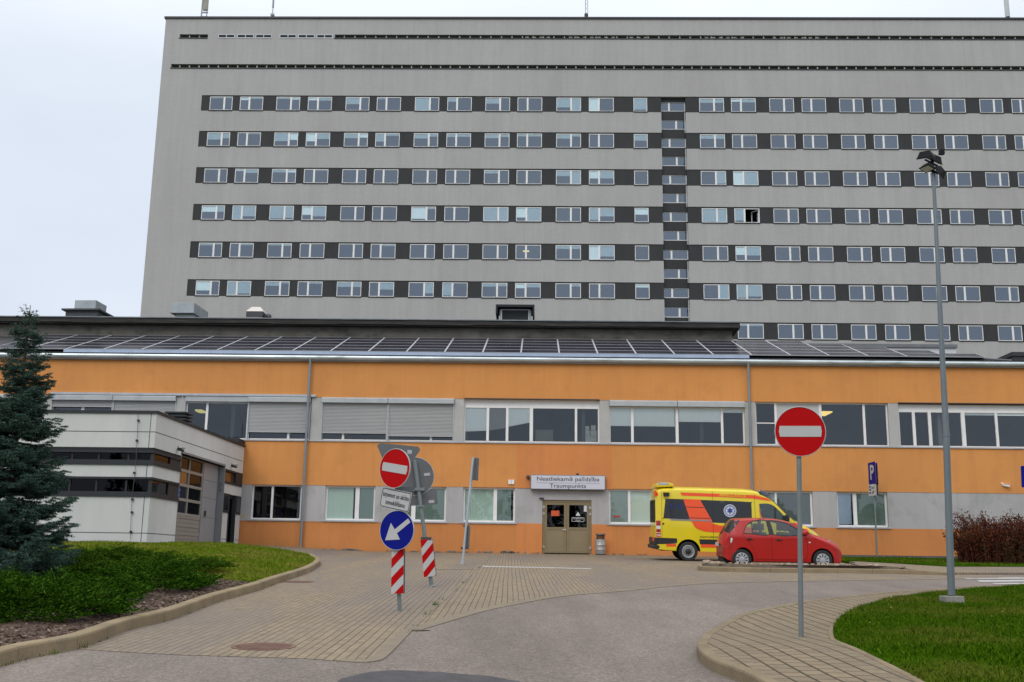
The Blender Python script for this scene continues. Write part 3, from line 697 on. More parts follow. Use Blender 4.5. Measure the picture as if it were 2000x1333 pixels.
# shutters
SHUT = None
def shutter_mat():
    m, t, n, l, out = nt('grey roller shutter'); b = n.new('ShaderNodeBsdfPrincipled'); l.new(b.outputs[0], out.inputs[0])
    tc = n.new('ShaderNodeTexCoord').outputs['Object']
    c = ramp(n, l, noise(n, l, mapping(n, l, tc, (.4, 1, 1)), .8, 3), [(.3, (.40, .405, .40)), (.7, (.45, .455, .45))])
    l.new(c, b.inputs['Base Color']); b.inputs['Roughness'].default_value = .55
    return m
SHUT = shutter_mat()
BOXM = M('shutter box grey', (.43, .45, .455), .45, .08, 2, stain=(.26, .27, .28), stain_scale=2, stain_amt=.4)
def shutter(a, b, zlow, zt, boxh=.23, box=True):
    o = None
    if box:
        mb = MB(); mb.prism([(-.12, zt-boxh), (.2, zt-boxh), (.2, zt), (-.05, zt), (-.12, zt-.06)], a+.012, b-.012, ax='x'); o = mb.build('shutter_box', BOXM, er)
    mb = MB(); z = zlow; h = .058
    n_ = max(1, int((zt-boxh-zlow)/h)); h = (zt-boxh-zlow)/n_
    for i in range(n_):     # curved slats
        z = zlow+i*h
        mb.quad((a+.05, .06, z), (b-.05, .06, z), (b-.05, .035, z+h*.25), (a+.05, .035, z+h*.25))
        mb.quad((a+.05, .035, z+h*.25), (b-.05, .035, z+h*.25), (b-.05, .035, z+h*.7), (a+.05, .035, z+h*.7))
        mb.quad((a+.05, .035, z+h*.7), (b-.05, .035, z+h*.7), (b-.05, .06, z+h), (a+.05, .06, z+h))
    mb.box(a+.05, b-.05, .03, .075, zlow-.05, zlow)
    s = mb.build('shutter', SHUT, er)
    
    for x0, x1 in ((a+.005, a+.05), (b-.05, b-.005)): mb = MB(); mb.box(x0, x1, .0, .09, ZUS, zt-boxh); mb.build('shutter_rail', BOXM, er)
zpx = lambda px, py: FX(px, py)[1]
# bay 0, 1 (left)
for (a, b, lowpx, ref) in ((-22, 78, 850, 60), (96, 218, 792.5, 150), (218, 342, 838, 280), (483, 606, 842.5, 540), (627, 757, 844.5, 690), (757, 887, 850.5, 820)):
    shutter(U(a), U(b), zpx(ref, lowpx), ZUT-.0)
mb = MB(); mb.box(U(360), U(483), -.05, .2, ZUT-.23, ZUT); mb.build('shutter_box', BOXM, er)
for a, b in ((1190, 1323), (1323, 1455)):
    mb = MB(); mb.prism([(-.10, ZUT-.25), (.12, ZUT-.25), (.12, ZUT), (-.04, ZUT), (-.10, ZUT-.06)], U(a)+.012, U(b)-.012, ax='x'); mb.build('shutter_box', BOXM, er)
mb = MB(); mb.box(U(94), U(615), -.09, .0, ZUT+.005, ZUT+.10); mb.build('flashing', ALU, er)
mb = MB(); mb.box(U(906), U(1171), -.06, .1, ZUT-.0, ZUT+.03); mb.box(U(1756), U(2020), -.06, .1, ZUT-.0, ZUT+.03); mb.build('flashing', M('dark flashing', (.09, .085, .08), .6, .1), er)
ZW = ZUS+.0; ZT2 = ZUT-.23
window(0, 0, ZW, ZT2, *uu(96, 218), mulls=[tuple(uu(154, 160))])
window(0, 0, ZW, ZT2, *uu(218, 342), mulls=[tuple(uu(280, 284))])
window(0, 0, ZW, ZT2, *uu(-22, 78), mulls=[tuple(uu(20, 24))])
window(0, 0, ZW, ZT2, *uu(360, 483), mulls=[tuple(uu(399, 403.5))])
window(0, 0, ZW, ZT2, *uu(483, 606), mulls=[tuple(uu(561, 565.5))])
window(0, 0, ZW, ZT2, *uu(627, 757), mulls=[tuple(uu(668, 672.5))])
window(0, 0, ZW, ZT2, *uu(757, 887), mulls=[tuple(uu(840, 844))])
SCREEN = M('insect screen', (.05, .05, .055), .9)
o4 = window(0, 0, ZW, ZUT, *uu(906, 1171), mulls=[tuple(uu(*m)) for m in ((950, 955), (988, 993), (1034.5, 1041), (1123, 1127.5))], toppanel=.30,
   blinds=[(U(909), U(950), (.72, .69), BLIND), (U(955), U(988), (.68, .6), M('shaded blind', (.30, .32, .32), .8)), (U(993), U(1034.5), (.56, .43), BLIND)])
window(0, 0, ZW, ZUT-.25, *uu(1190, 1323), mulls=[tuple(uu(1233, 1238))], framemat=FRAME, blinds=[(U(1193), U(1233), .52, BLIND), (U(1238), U(1319), .52, BLIND)])
window(0, 0, ZW, ZUT-.25, *uu(1323, 1455), mulls=[tuple(uu(1409, 1413.5))], blinds=[(U(1327), U(1409), .38, BLIND), (U(1413), U(1452), .10, BLIND)])
o6 = window(0, 0, ZW, ZUT, *uu(1476, 1736), mulls=[tuple(uu(1514.5, 1519)), tuple(uu(1601.5, 1607)), tuple(uu(1687.5, 1692))], bars=[(U(1479), U(1514.5), zpx(1495, 827), zpx(1495, 825))])
mb = MB(); mb.box(U(1519), U(1601.5), .16, .25, ZUS+.06, ZUT-.06); mb.build('infill_panel', M('pale panel', (.5, .5, .5), .7, .05), o6)
o7 = window(0, 0, ZW, ZUT-.03, *uu(1756, 2020), mulls=[tuple(uu(*m)) for m in ((1784, 1789.5), (1815, 1821), (1880, 1887), (1946, 1951))], toppanel=.27,
   blinds=[(U(1887), U(1946), .07, BLIND), (U(1951), U(2010), .07, BLIND)])
window(0, 0, ZW, ZUT, *uu(2040, 2300), mulls=[tuple(uu(2100, 2105)), tuple(uu(2200, 2206))])
lm = MB(); a = U(1607); lm.box(a, a+.75, 1.2, 2.4, ZUT-.25, ZUT-.2); lm.build('ceiling_lamp', LAMPY, er)
lm = MB(); a = U(366); lm.box(a, a+.3, .9, 1.6, ZUT-.52, ZUT-.45); lm.build('ceiling_lamp', emit('dim lamp', (.9, .85, .3), .5), er)
# boxes on the window ledge
bx = MB(); a = U(1141); 
for (x, z_, w_, h_) in ((0, 0, .26, .3), (.27, 0, .28, .3), (0, .3, .26, .24), (.29, .3, .26, .24), (.31, .54, .2, .22), (.07, .54, .16, .18)): bx.box(a+x, a+x+w_, .45, .7, ZUS+.06+z_, ZUS+.06+z_+h_-.012)
tag(bx.build('cardboard_boxes', M('pale cardboard', (.52, .56, .52), .8, .1, 6)), 'stack of pale boxes behind the upper window above the entrance', 'boxes').parent = None
bxo = bpy.data.objects['cardboard_boxes']; bxo.location = (0, FY, 0); bxo.rotation_euler = (0, 0, YAW)
pt = MB(); a = U(1046); pt.box(a, a+.75, .5, .55, ZUS+.07, ZUS+.6)
pto = pt.build('screen_board', M('green grey board', (.16, .19, .15), .8)); tag(pto, 'grey green board standing behind the upper window above the entrance', 'board'); pto.location = (0, FY, 0); pto.rotation_euler = (0, 0, YAW)
# lower windows
uz = lambda *p: [U(x, 985) for x in p]
DARKROOM = M('unlit room black', (.015, .015, .017), .9)  # black sheets behind the panes paint the darkness of the unlit room
window(0, 0, low_z0, low_z1, *uz(490, 587.5), mulls=[tuple(uz(527.5, 531.5))], blinds=[(U(493, 985), U(527, 985), 1, DARKROOM), (U(532, 985), U(586, 985), 1, DARKROOM)], pane=glass('black glass', (.5, .5, .5), .0))
def gw(a, b, m0, m1, bl): return window(0, 0, low_z0, low_z1, *uz(a, b), mulls=[tuple(uz(m0, m1))], blinds=[(U(x0, 985), U(x1, 985), f, mt) for x0, x1, f, mt in bl], fw=.075)
gw(634.5, 732, 692.5, 700.5, [(638, 688, 1, GREENBLIND), (701, 730, 1, GREENBLIND)])
gw(771, 871, 803, 811, [(773, 803, 1, GREENBLIND), (811, 869, 1, GREENBLIND)])
gw(904, 1006, 963.5, 970.5, [(906, 963.5, 1, GREENBLIND), (971, 998, 1, GREENBLIND)])
GB2 = M('grey green roller', (.52, .62, .55), .8, .06, 3)
gw(1189, 1291, 1227, 1232, [(1191, 1227, 1, GB2), (1232, 1289, 1, GB2)])
gw(1318, 1408, 1360, 1366, [(1320, 1360, 1, GB2), (1366, 1406, 1, GB2)])
GB3 = M('slate roller', (.26, .31, .31), .8, .06, 3)
gw(1494, 1588, 1515, 1519, [(1496, 1515, 1, GB3), (1519, 1586, 1, GB3)])
GB4 = M('sage roller', (.34, .44, .37), .8, .06, 3)
o8 = gw(1635, 1734, 1668, 1675, [(1637, 1665, .97, M('lit pane blue', (.55, .65, .76), .8)), (1675, 1732, 1, GB4)])  # left sheet: pale blue colour paints the light on the tilted pane
mb = MB(); a = U(1200, 1008); mb.box(a-.0, a+.24, .175, .18, zpx(1200, 1010.5), zpx(1200, 1007)); mb.build('sticker', M('red sticker', (.5, .03, .03), .6), er)
# entrance doors
BEIGE = M('beige painted steel', (.235, .178, .095), .5, .06, 2, stain=(.19, .15, .085), stain_scale=3, stain_amt=.5)
BEIGE2 = M('beige panel', (.255, .195, .108), .5, .06, 2)
mb = MB(); fw = .09
mb.box(DU0, DU0+fw, .06, .2, ZG-.05, ZDT); mb.box(DU1-fw, DU1, .06, .2, ZG-.05, ZDT); mb.box(DU0+fw, DU1-fw, .06, .2, ZDT-fw, ZDT)
mb.build('door_frame', BEIGE, er)
mid = U(1106.5, 1030); METAL = M('bright steel', (.6, .6, .6), .3, .05, metal=.8)
for side, (a, b) in enumerate(((DU0+fw+.004, mid-.004), (mid+.004, DU1-fw-.004))):
    z0_, z1_ = ZG+.02, ZDT-fw-.006; zg0 = zpx(1100, 1030); zg1 = zpx(1100, 986.5); st = .10
    lf = MB(); lf.box(a, a+st, .07, .13, z0_, z1_); lf.box(b-st, b, .07, .13, z0_, z1_); lf.box(a+st, b-st, .07, .13, z1_-.09, z1_); lf.box(a+st, b-st, .07, .13, zg0-.10, zg0); lf.box(a+st, b-st, .07, .13, z0_, z0_+.09)
    lf.box(a+st, b-st, .085, .115, z0_+.09, zg0-.10, 1); lf.box(a+st, b-st, .07, .13, zg1, z1_-.09)
    L = lf.build('door_leaf', [BEIGE, BEIGE2], er)
    gq = MB(); gq.box(a+st, b-st, .098, .104, zg0, zg1); gq.build('door_glass', glass('door glass', (.02, .02, .02), -.03), L)
    hx = DU0+.03 if side == 0 else DU1-.03
    for zpy in (990.5, 1003, 1068.5):
        h = MB(); zc_ = zpx(1060, zpy+(.5 if side else 0)); h.cyl((hx, .045, zc_-.06), (hx, .045, zc_+.06), .022, n=8, m=0); h.box(min(hx, hx+(.07 if side == 0 else -.07)), max(hx, hx+(.07 if side == 0 else -.07)), .052, .06, zc_-.04, zc_+.04); h.build('hinge', METAL, L)
    if side == 0:
        q = MB(); x0, x1 = U(1076.5, 1000), U(1092.5, 1000); q.box(x0, x1, .09, .096, zpx(1084, 1008), zpx(1084, 997.5)); q.build('notice', M('orange red paper', (.62, .1, .03), .7), L)
        h = MB(); h.box(b-.06, b-.02, .05, .07, zpx(1100, 1037.5), zpx(1100, 1033)); h.cyl((b-.04, .02, zpx(1100, 1035)), (b-.04, .07, zpx(1100, 1035)), .014, n=8); h.cyl((b-.04, .02, zpx(1100, 1035)), (b-.16, .02, zpx(1100, 1035)), .012, n=8); h.build('handle', METAL, L)
    else:
        q = MB(); x0, x1 = U(1140.5, 995), U(1148, 995); q.box(x0, x1, .09, .096, zpx(1144, 999.5), zpx(1144, 987.5)); q.build('notice', M('white paper', (.7, .7, .72), .7), L)
        cx = U(1129, 1008); zc_ = zpx(1129, 1005); q = MB(); q.prism([(cx-.095, zc_-.05), (cx+.095, zc_-.05), (cx, zc_+.10)], .09, .096); 
        q.build('warning_triangle', M('white film', (.75, .75, .75), .6), L)
        text('!', .07, M('black print', (.02, .02, .02), .6), L, (cx, .088, zc_-.005), name='lettering')
        zb_ = zpx(1129, 1015); W_ = .255; Hh = .085; q = MB()
        q.box(cx-W_, cx+W_, .09, .096, zb_+Hh-.012, zb_+Hh); q.box(cx-W_, cx+W_, .09, .096, zb_-Hh, zb_-Hh+.012); q.box(cx-W_, cx-W_+.012, .09, .096, zb_-Hh, zb_+Hh); q.box(cx+W_-.012, cx+W_, .09, .096, zb_-Hh, zb_+Hh)
        q.build('notice_border', M('white film', (.75, .75, .75)), L)
        text('AUTOMĀTISKĀS', .045, M('white film', (.75,)*3), L, (cx, .092, zb_+.032), width=.43); text('DURVIS', .04, M('white film', (.75,)*3), L, (cx, .092, zb_-.04), width=.21)
# roof edge, gutter, pipes
mb = MB(); mb.box(UL0, UR0, -.14, .1, ZTOP+.001, ZTOP+.075); mb.build('soffit_trim', M('grey trim', (.25, .25, .25), .6, .15, 2), er)
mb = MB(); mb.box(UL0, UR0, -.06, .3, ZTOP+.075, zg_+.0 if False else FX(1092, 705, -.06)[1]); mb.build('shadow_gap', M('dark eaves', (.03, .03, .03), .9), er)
zgb, zgt = FX(1092, 707.6, -.2)[1], FX(1092, 698.2, -.26)[1]; zg = zgb; gh = zgt-zgb
mb = MB(); prof = [(-.20, zgt), (-.24, zgt-.02), (-.265, zgb+gh*.55), (-.25, zgb+gh*.28), (-.20, zgb+.01), (-.10, zgb), (.0, zgb), (.0, zgt)]
mb.prism(prof, UL0, UR0, ax='x'); mb.build('gutter', M('zinc gutter', (.56, .62, .64), .38, .22, 1.6, stretch=(.6, 1, 3), metal=.35, stain=(.24, .27, .28), stain_scale=1.6, stain_amt=.75), er, smooth=False)
ZP = FX(1092.5, 690.5)[1]; SLOPE = rad(18.8)
ROOFU1 = U(1968, 690)
RW = MB(); rs = lambda v: ZP-.14+v*math.tan(SLOPE)
ur = U(1440, 660)
def rp(u, v): return (u, v, rs(v))
hip_top = U(1440, 650)
vtop = 5.0
RW.add([rp(UL0, -.24), rp(ROOFU1, -.24), rp(hip_top, vtop), rp(UL0, vtop)], [(0, 1, 2, 3)])
RW.add([rp(ROOFU1, -.24), (UR0, -.24, ZP-.2), (UR0, 12, ZP-.2), rp(hip_top, vtop)], [(0, 1, 2, 3)])
RW.add([rp(hip_top, vtop), (UR0, 12, ZP-.2), (UL0, 12, rs(vtop)), rp(UL0, vtop)], [(0, 1, 2, 3)])
RW.build('roof', M('dark roofing', (.045, .046, .05), .7, .3, 2.5, spec=.3), er)
mb = MB()     # hip ridge and corrugated eaves edge
mb.cyl((ROOFU1+.05, -.22, rs(-.22)+.02), (hip_top, vtop, rs(vtop)+.03), .06, n=8); mb.build('hip_ridge', M('ridge metal', (.07, .075, .085), .5), er)
mb = MB(); n_ = int((UR0-UL0)/.085); vs = []      # corrugated sheet edge, one zigzag strip
for k in range(n_+1): vs += [(UL0+k*.085, -.255, zgt+.004+(.03 if k % 2 else 0)), (UL0+k*.085, -.11, zgt+.004+(.03 if k % 2 else 0))]
mb.add(vs, [(2*k, 2*k+2, 2*k+3, 2*k+1) for k in range(n_)])
mb.add([(UL0, -.235, zgt-.01), (UR0, -.235, zgt-.01), (UR0, -.235, zgt+.018), (UL0, -.235, zgt+.018)], [(0, 1, 2, 3)])
mb.build('eaves_edge', M('eaves dark', (.06, .06, .065), .7), er)
mb = MB(); ub0, ub1 = U(126, 690), U(1462, 690); mb.box(ub0, ub1, -.12, -.08, FX(1092, 697, -.12)[1], FX(1092, 691, -.12)[1]); mb.build('snow_guard', M('bluish steel', (.40, .48, .62), .4, .1, 3, metal=.3), er)
# set-back upper storey with a bitumen roof edge
zm0, zm1 = rs(4.75)-.2, FX(1000, 629.5, 5.2)[1]
mu0, mu1 = -34.0, FX(1430, 645, 5)[0]
mb = MB(); mb.box(mu0, mu1, 5.0, 11.5, zm0, zm1-.25)
OLDC = M('old concrete', (.14, .13, .11), .95, .35, .8, stretch=(1, 1, 2), stain=(.05, .048, .042), stain_scale=1.2, stain_amt=.9, bump=.3)
mb.build('upper_wall', OLDC, er)
mb = MB()
for k in range(int((mu1-mu0)/3.2)+1):
    a = mu0+k*3.2; b = min(a+3.2, mu1+.3); dz = rng.uniform(-.02, .02)
    mb.box(a, b, 4.6, 11.8, zm1-.30+dz, zm1-.08+dz*.5); mb.box(a, b, 4.68, 11.7, zm1-.36, zm1-.30+dz)
mb.build('upper_roof', M('bitumen edge', (.030, .027, .025), .85, .5, 3, stretch=(.3, 1, 5), stain=(.11, .1, .09), stain_scale=2.5, stain_amt=.6), er)
mb = MB(); mb.box(mu0, mu1+.34, 4.55, 4.62, zm1-.08, zm1-.035); mb.build('drip_edge', M('drip metal', (.20, .22, .23), .4, .3, 1.5, metal=.5), er)
mb = MB()
for px, top in ((607, 701), (1460, 708)):
    u = U(px, 720)
    mb = MB(); z_ = zg+.06; pts = [(u, -.2, z_), (u, -.17, z_-.25), (u, -.17, ZG+.02)]
    mb.tube(pts, .055, 10); 
    for zz_ in (ZTOP-.5, ZUS-.6, ZLT-.1, ZLB-.4): mb.cyl((u, -.17, zz_), (u, -.17, zz_+.05), .065, n=10)
    mb.build('downpipe', M('grey downpipe', (.24, .27, .29), .45, .1, 2, metal=.35), er, smooth=True)
st = MB(); c_ = FX(475.5, 1007.5); st.prism([(c_[0]-.065, c_[1]-.05), (c_[0]+.065, c_[1]-.05), (c_[0], c_[1]+.07)], .004, .011); st.build('warning_sticker', M('yellow sticker', (.6, .4, .02), .6), er)

# plant block standing behind the right end of the roof
a, b = FX(1640, 680, 14)[0], FX(1868, 690, 14)[0]; zt_ = FX(1868, 676, 14)[1]
pb = thing('annex_block', 'low white rooftop block with a grey cap behind the right end of the orange wing', 'building', (0, FY, 0), YAW)
mb = MB(); mb.box(a-3, b, 14, 18, 2, zt_-.12); mb.build('wall', M('white render', (.62, .62, .64), .8, .04), pb)
mb = MB(); mb.box(a-3.1, b+.05, 13.9, 18.1, zt_-.12, zt_+.06); mb.build('roof', M('grey cap', (.16, .17, .18), .6), pb)
a = FX(1979, 700, 13)[0]; z_ = FX(1990, 696, 13)[1]
mb = MB(); mb.box(a, a+4, 13, 16, 2, z_-.0); mb.box(a-.08, a+4, 12.92, 16.1, z_, z_+.22); tag(mb.build('roof_hatch', M('black hatch', (.03, .03, .035), .6)), 'dark flat roof box at the right edge above the orange wing', 'roof box'); bpy.data.objects['roof_hatch'].location = (0, FY, 0); bpy.data.objects['roof_hatch'].rotation_euler = (0, 0, YAW)

# solar panels, one object each
PV = None
def pv_mat():
    m, t, n, l, out = nt('solar cells'); b = n.new('ShaderNodeBsdfPrincipled'); l.new(b.outputs[0], out.inputs[0])
    tc = n.new('ShaderNodeTexCoord').outputs['Object']
    br = n.new('ShaderNodeTexBrick'); l.new(tc, br.inputs[0]); br.offset = 0
    for k, v in (('Scale', 1), ('Brick Width', .157), ('Row Height', .157), ('Mortar Size', .006), ('Bias', 0)): br.inputs[k].default_value = v
    br.inputs['Color1'].default_value = (.016, .014, .026, 1); br.inputs['Color2'].default_value = (.021, .018, .03, 1); br.inputs['Mortar'].default_value = (.075, .07, .085, 1)
    l.new(br.outputs['Color'], b.inputs['Base Color']); b.inputs['Roughness'].default_value = .18; b.inputs['Specular IOR Level'].default_value = .35
    return m
PV = pv_mat(); PVF = M('panel frame', (.55, .56, .58), .4, .05, metal=.4)
pw, ph = 1.632, .985
mb = MB(); mb.box(.03, pw-.03, .018, ph-.018, 0, .032, 0)
for (x0, x1, y0, y1) in ((.0, .03, 0, ph), (pw-.03, pw, 0, ph), (.03, pw-.03, 0, .018), (.03, pw-.03, ph-.018, ph)): mb.box(x0, x1, y0, y1, 0, .036, 1)
ux0 = U(1092.5, 690)
proto = None
for ci in range(-15, 11):
    nrow = 5 if ci <= 4 else max(0, [5, 5, 4, 3, 2, 1][ci-5])
    for rj in range(nrow):
        if proto is None:
            o = proto = mb.build('solar_panel', [PV, PVF])
        else: o = proto.copy(); COL.objects.link(o)
        v = rj*(ph+.012)*math.cos(SLOPE); z_ = ZP-.02+rj*(ph+.012)*math.sin(SLOPE)
        u = ux0+ci*(pw+.004)
        p = Vector((0, FY, 0))+EU*u+EV*v+Vector((0, 0, z_))
        o.matrix_world = Matrix.Translation(p) @ Matrix.Rotation(YAW, 4, 'Z') @ Matrix.Rotation(SLOPE, 4, 'X')
        tag(o, 'dark solar panel in a pale frame on the sloping roof of the orange wing', 'solar panel', 'solar panels on the sloping roof')
# roof ventilators on the upper storey
def roofthing(px, py, v): u, z = FX(px, py, v); return Vector((0, FY, 0))+EU*u+EV*v+Vector((0, 0, zm1-.05))
GREYM = M('dull sheet metal', (.34, .37, .39), .45, .15, 2, metal=.5)
DKM = M('dark sheet metal', (.045, .05, .055), .5, .2, 3)
kpx = 2087/52.0
t = thing('roof_ventilator', 'square grey metal ventilator with a flat dark tray, farthest left on the roof', 'roof vent', roofthing(169, 628, 4.85), YAW-rad(2))
mb = MB(); mb.box(-.62, .42, -.1, 1.1, .42, .86); mb.build('hood', GREYM, t, bevel=.01)
mb = MB(); mb.box(-1.1, .75, -.4, 1.4, .30, .38); mb.box(-.95, .62, -.25, 1.2, 0, .30); mb.build('tray', DKM, t)
t = thing('roof_ventilator', 'larger grey box ventilator on a narrow neck in front of the tower corner', 'roof vent', roofthing(362, 630, 4.85), YAW-rad(2))
mb = MB(); mb.box(-.68, .48, -.3, 1.7, .22, .72); mb.build('hood', GREYM, t, bevel=.01)
mb = MB(); mb.box(-.5, .38, 0, 1.2, 0, .22); mb.build('neck', M('pale neck', (.5, .53, .55), .5, metal=.3), t)
t = thing('roof_ventilator', 'white pyramid-topped ventilator on the roof, right of the grey box ventilators', 'roof vent', roofthing(499, 630, 4.85), YAW)
mb = MB(); mb.add([(-.5, 0, .4), (.33, 0, .4), (.33, .8, .4), (-.5, .8, .4), (-.28, .2, .66), (.14, .2, .66), (.14, .6, .66), (-.28, .6, .66)], [(0, 1, 5, 4), (1, 2, 6, 5), (2, 3, 7, 6), (3, 0, 4, 7), (4, 5, 6, 7)]); mb.build('cap', M('cream sheet', (.66, .60, .55), .5), t)
mb = MB(); mb.box(-.48, .32, .0, .8, .14, .39); mb.cyl((.42, .1, .1), (.42, .7, .3), .16, n=14); mb.build('fan_housing', DKM, t)
mb = MB(); mb.box(-.45, .3, .05, .7, 0, .14); mb.build('neck', FRAME, t)
t = thing('roof_ventilator', 'black louvred ventilator house with an overhanging roof, in the middle of the roof', 'roof vent', roofthing(1006, 632, 4.85), YAW)
mb = MB(); mb.box(-.74, .76, 0, 1.4, 0, .58); mb.build('housing', GREYM, t)
mb = MB()
for k in range(9): mb.quad((-.62, -.02, .05+k*.055), (.62, -.02, .05+k*.055), (.62, -.05, .09+k*.055), (-.62, -.05, .09+k*.055))
mb.build('louvre', M('louvre slats', (.05, .055, .06), .5), t)
mb = MB(); mb.box(-.68, .68, -.06, -.005, .55, .585); mb.box(-.68, -.63, -.06, -.005, 0, .55); mb.box(.63, .68, -.06, -.005, 0, .55); mb.build('louvre_frame', ALU, t)
mb = MB(); mb.box(-.92, .92, -.35, 1.6, .64, .75); mb.box(-.92, -.84, -.35, 1.6, .30, .64); mb.box(.84, .92, -.35, 1.6, .22, .64); mb.build('roof', M('black roof', (.012, .012, .014), .7), t)

# lit sign over the entrance
u0, z0s = FX(1036, 956, -.25); u1, z1s = FX(1182.5, 929, -.25)
t = thing('entrance_sign', 'white light box sign reading Neatliekamā palīdzība Traumpunkts above the entrance door', 'sign', Vector((0, FY, 0))+EU*((u0+u1)/2)+Vector((0, 0, (z0s+z1s)/2)), YAW)
W_ = (u1-u0)/2; Hs = (z1s-z0s)/2
mb = MB(); mb.box(-W_, W_, -.24, -.02, -Hs, Hs); mb.build('case', M('grey sign case', (.16, .17, .19), .4, .1), t, bevel=.008)
mb = MB(); mb.box(-W_+.03, W_-.03, -.252, -.24, -Hs+.03, Hs-.03); mb.build('face', M('sign face', (.60, .60, .66), .35, .02), t)
BLK = M('sign black', (.025, .025, .03), .5)
text('Neatliekamā palīdzība', .175, BLK, t, (.0, -.256, Hs*.42), width=2.58)
text('Traumpunkts', .175, BLK, t, (.0, -.256, -Hs*.50), width=1.5)
mb = MB(); mb.box(-1.31, 1.31, -.256, -.252, -.035, -.025); mb.build('rule', M('sign red line', (.25, .12, .12), .6), t)
mb = MB(); mb.cyl((.4, -.1, Hs), (.4, -.1, Hs+.08), .05); mb.build('mount', BLK, t)
# little devices on the wall
def wallthing(name, label, cat, px, py, v=-.012): u, z = FX(px, py, v); return thing(name, label, cat, Vector((0, FY, 0))+EU*u+EV*v+Vector((0, 0, z)), YAW)
t = wallthing('wall_lamp', 'small round brown lamp on the orange wall left of the entrance sign', 'lamp', 1031, 932)
mb = MB(); mb.lathe_y([(0, -.16), (.05, -.15), (.075, -.1), (.07, -.03), (.04, -.02), (.04, 0)], 14); mb.build('housing', M('brown lamp', (.08, .065, .05), .4), t, smooth=True)
t = wallthing('door_sensor', 'small black sensor above the left edge of the entrance door', 'sensor', 1058, 974, 0)
mb = MB(); mb.box(-.09, .09, -.09, .01, -.025, .03); mb.build('housing', BLK, t, bevel=.015)
t = wallthing('junction_box', 'pair of pale square boxes on the orange wall beside the entrance sign', 'box', 998.5, 942, 0)
for k in (-1, 1): mb = MB(); mb.box(k*.065-.058, k*.065+.058, -.06, 0, -.09, .09); mb.build('box', FRAME, t, bevel=.006)
def camera_thing(label, loc, rz, mat):
    t = thing('security_camera', label, 'security camera', loc, rz, 'security cameras on the walls')
    mb = MB(); mb.cyl((0, -.02, .0), (0, -.30, -.06), .045, .04, 10); mb.box(-.055, .055, -.34, -.02, .02, .035); mb.build('housing', mat, t, smooth=True)
    mb = MB(); mb.cyl((0, -.1, 0), (0, .0, .08), .018, n=8); mb.cyl((0, .0, .08), (0, .03, .08), .04, n=10); mb.build('bracket', mat, t)
    return t
u, z = FX(1957, 948); camera_thing('white security camera on the orange wall near the right edge', Vector((0, FY, 0))+EU*u+Vector((0, 0, z)), YAW+rad(55), FRAME)
# litter bin
bp = P(1173, 1084, 44.25); bp.z = H(bp.x, bp.y)
t = thing('litter_bin', 'slatted metal litter bin with a flat lid beside the entrance door', 'bin', bp, YAW)
mb = MB(); mb.lathe_z([(.19, .03), (.205, .06), (.205, .2), (.215, .22), (.205, .24), (.205, .38), (.215, .40), (.205, .42), (.21, .60), (.19, .62)], 20); mb.build('drum', M('steel drum', (.42, .41, .40), .4, .25, 5, metal=.35), t, smooth=True)
mb = MB(); mb.cyl((0, 0, .80), (0, 0, .85), .22, .20, 20); mb.build('lid', M('lid dark', (.10, .09, .085), .5, metal=.3), t)
mb = MB()
for k in range(4): a = .6+k*1.571; mb.cyl((.195*math.cos(a), .195*math.sin(a), 0), (.195*math.cos(a), .195*math.sin(a), .82), .012, n=6)
mb.cyl((0, 0, 0), (0, 0, .04), .2, n=20); mb.build('stand', DKM, t)
mb = MB(); mb.cyl((0, 0, .60), (0, 0, .79), .165, n=16); mb.build('liner', M('rusty liner', (.16, .07, .04), .8), t)
# ------------------------------------------------------------------ concrete ambulance garage at the left
GO = Vector((-11.53, 34.58, 0)); GYAW = rad(-1.9)
GE = Vector((math.sin(rad(1.9)), math.cos(rad(1.9)), 0)); GN = Vector((math.cos(rad(1.9)), -math.sin(rad(1.9)), 0))
def GX(px, py):      # point on the garage side wall: (distance from the corner, height)
    d = ray(px, py); t = (GO-EYEV).dot(GN)/d.dot(GN); p = EYEV+d*t; return (p-GO).dot(GE), p.z
def GF(px, py):      # point on the front wall: (local x, z)
    d = ray(px, py); t = (GO-EYEV).dot(GE)/d.dot(GE); p = EYEV+d*t; return (p-GO).dot(GN), p.z
gar = thing('ambulance_garage', 'pale concrete flat-roofed garage with dark ribbon windows at the left', 'garage', GO, GYAW)
CONCW = M('pale board concrete', (.60, .60, .575), .85, .08, .7, stretch=(1, 1, .35), stain=(.50, .50, .50), stain_scale=1.1, stain_amt=.6, bump=.15, bscale=25)
ANTH = M('anthracite metal', (.018, .021, .024), .6, .15, 2)
LF, DEEP = -16.0, 10.35
d0, d1 = GX(350, 950)[0], GX(433, 970)[0]       # door opening along the side wall
zt = 6.01; zDoorT = 4.98
Zs = dict(top=6.01, w1t=4.90, w1b=4.34, w2t=3.95, w2b=3.32, g=2.17, base=1.5)
mb = MB(); T = .3
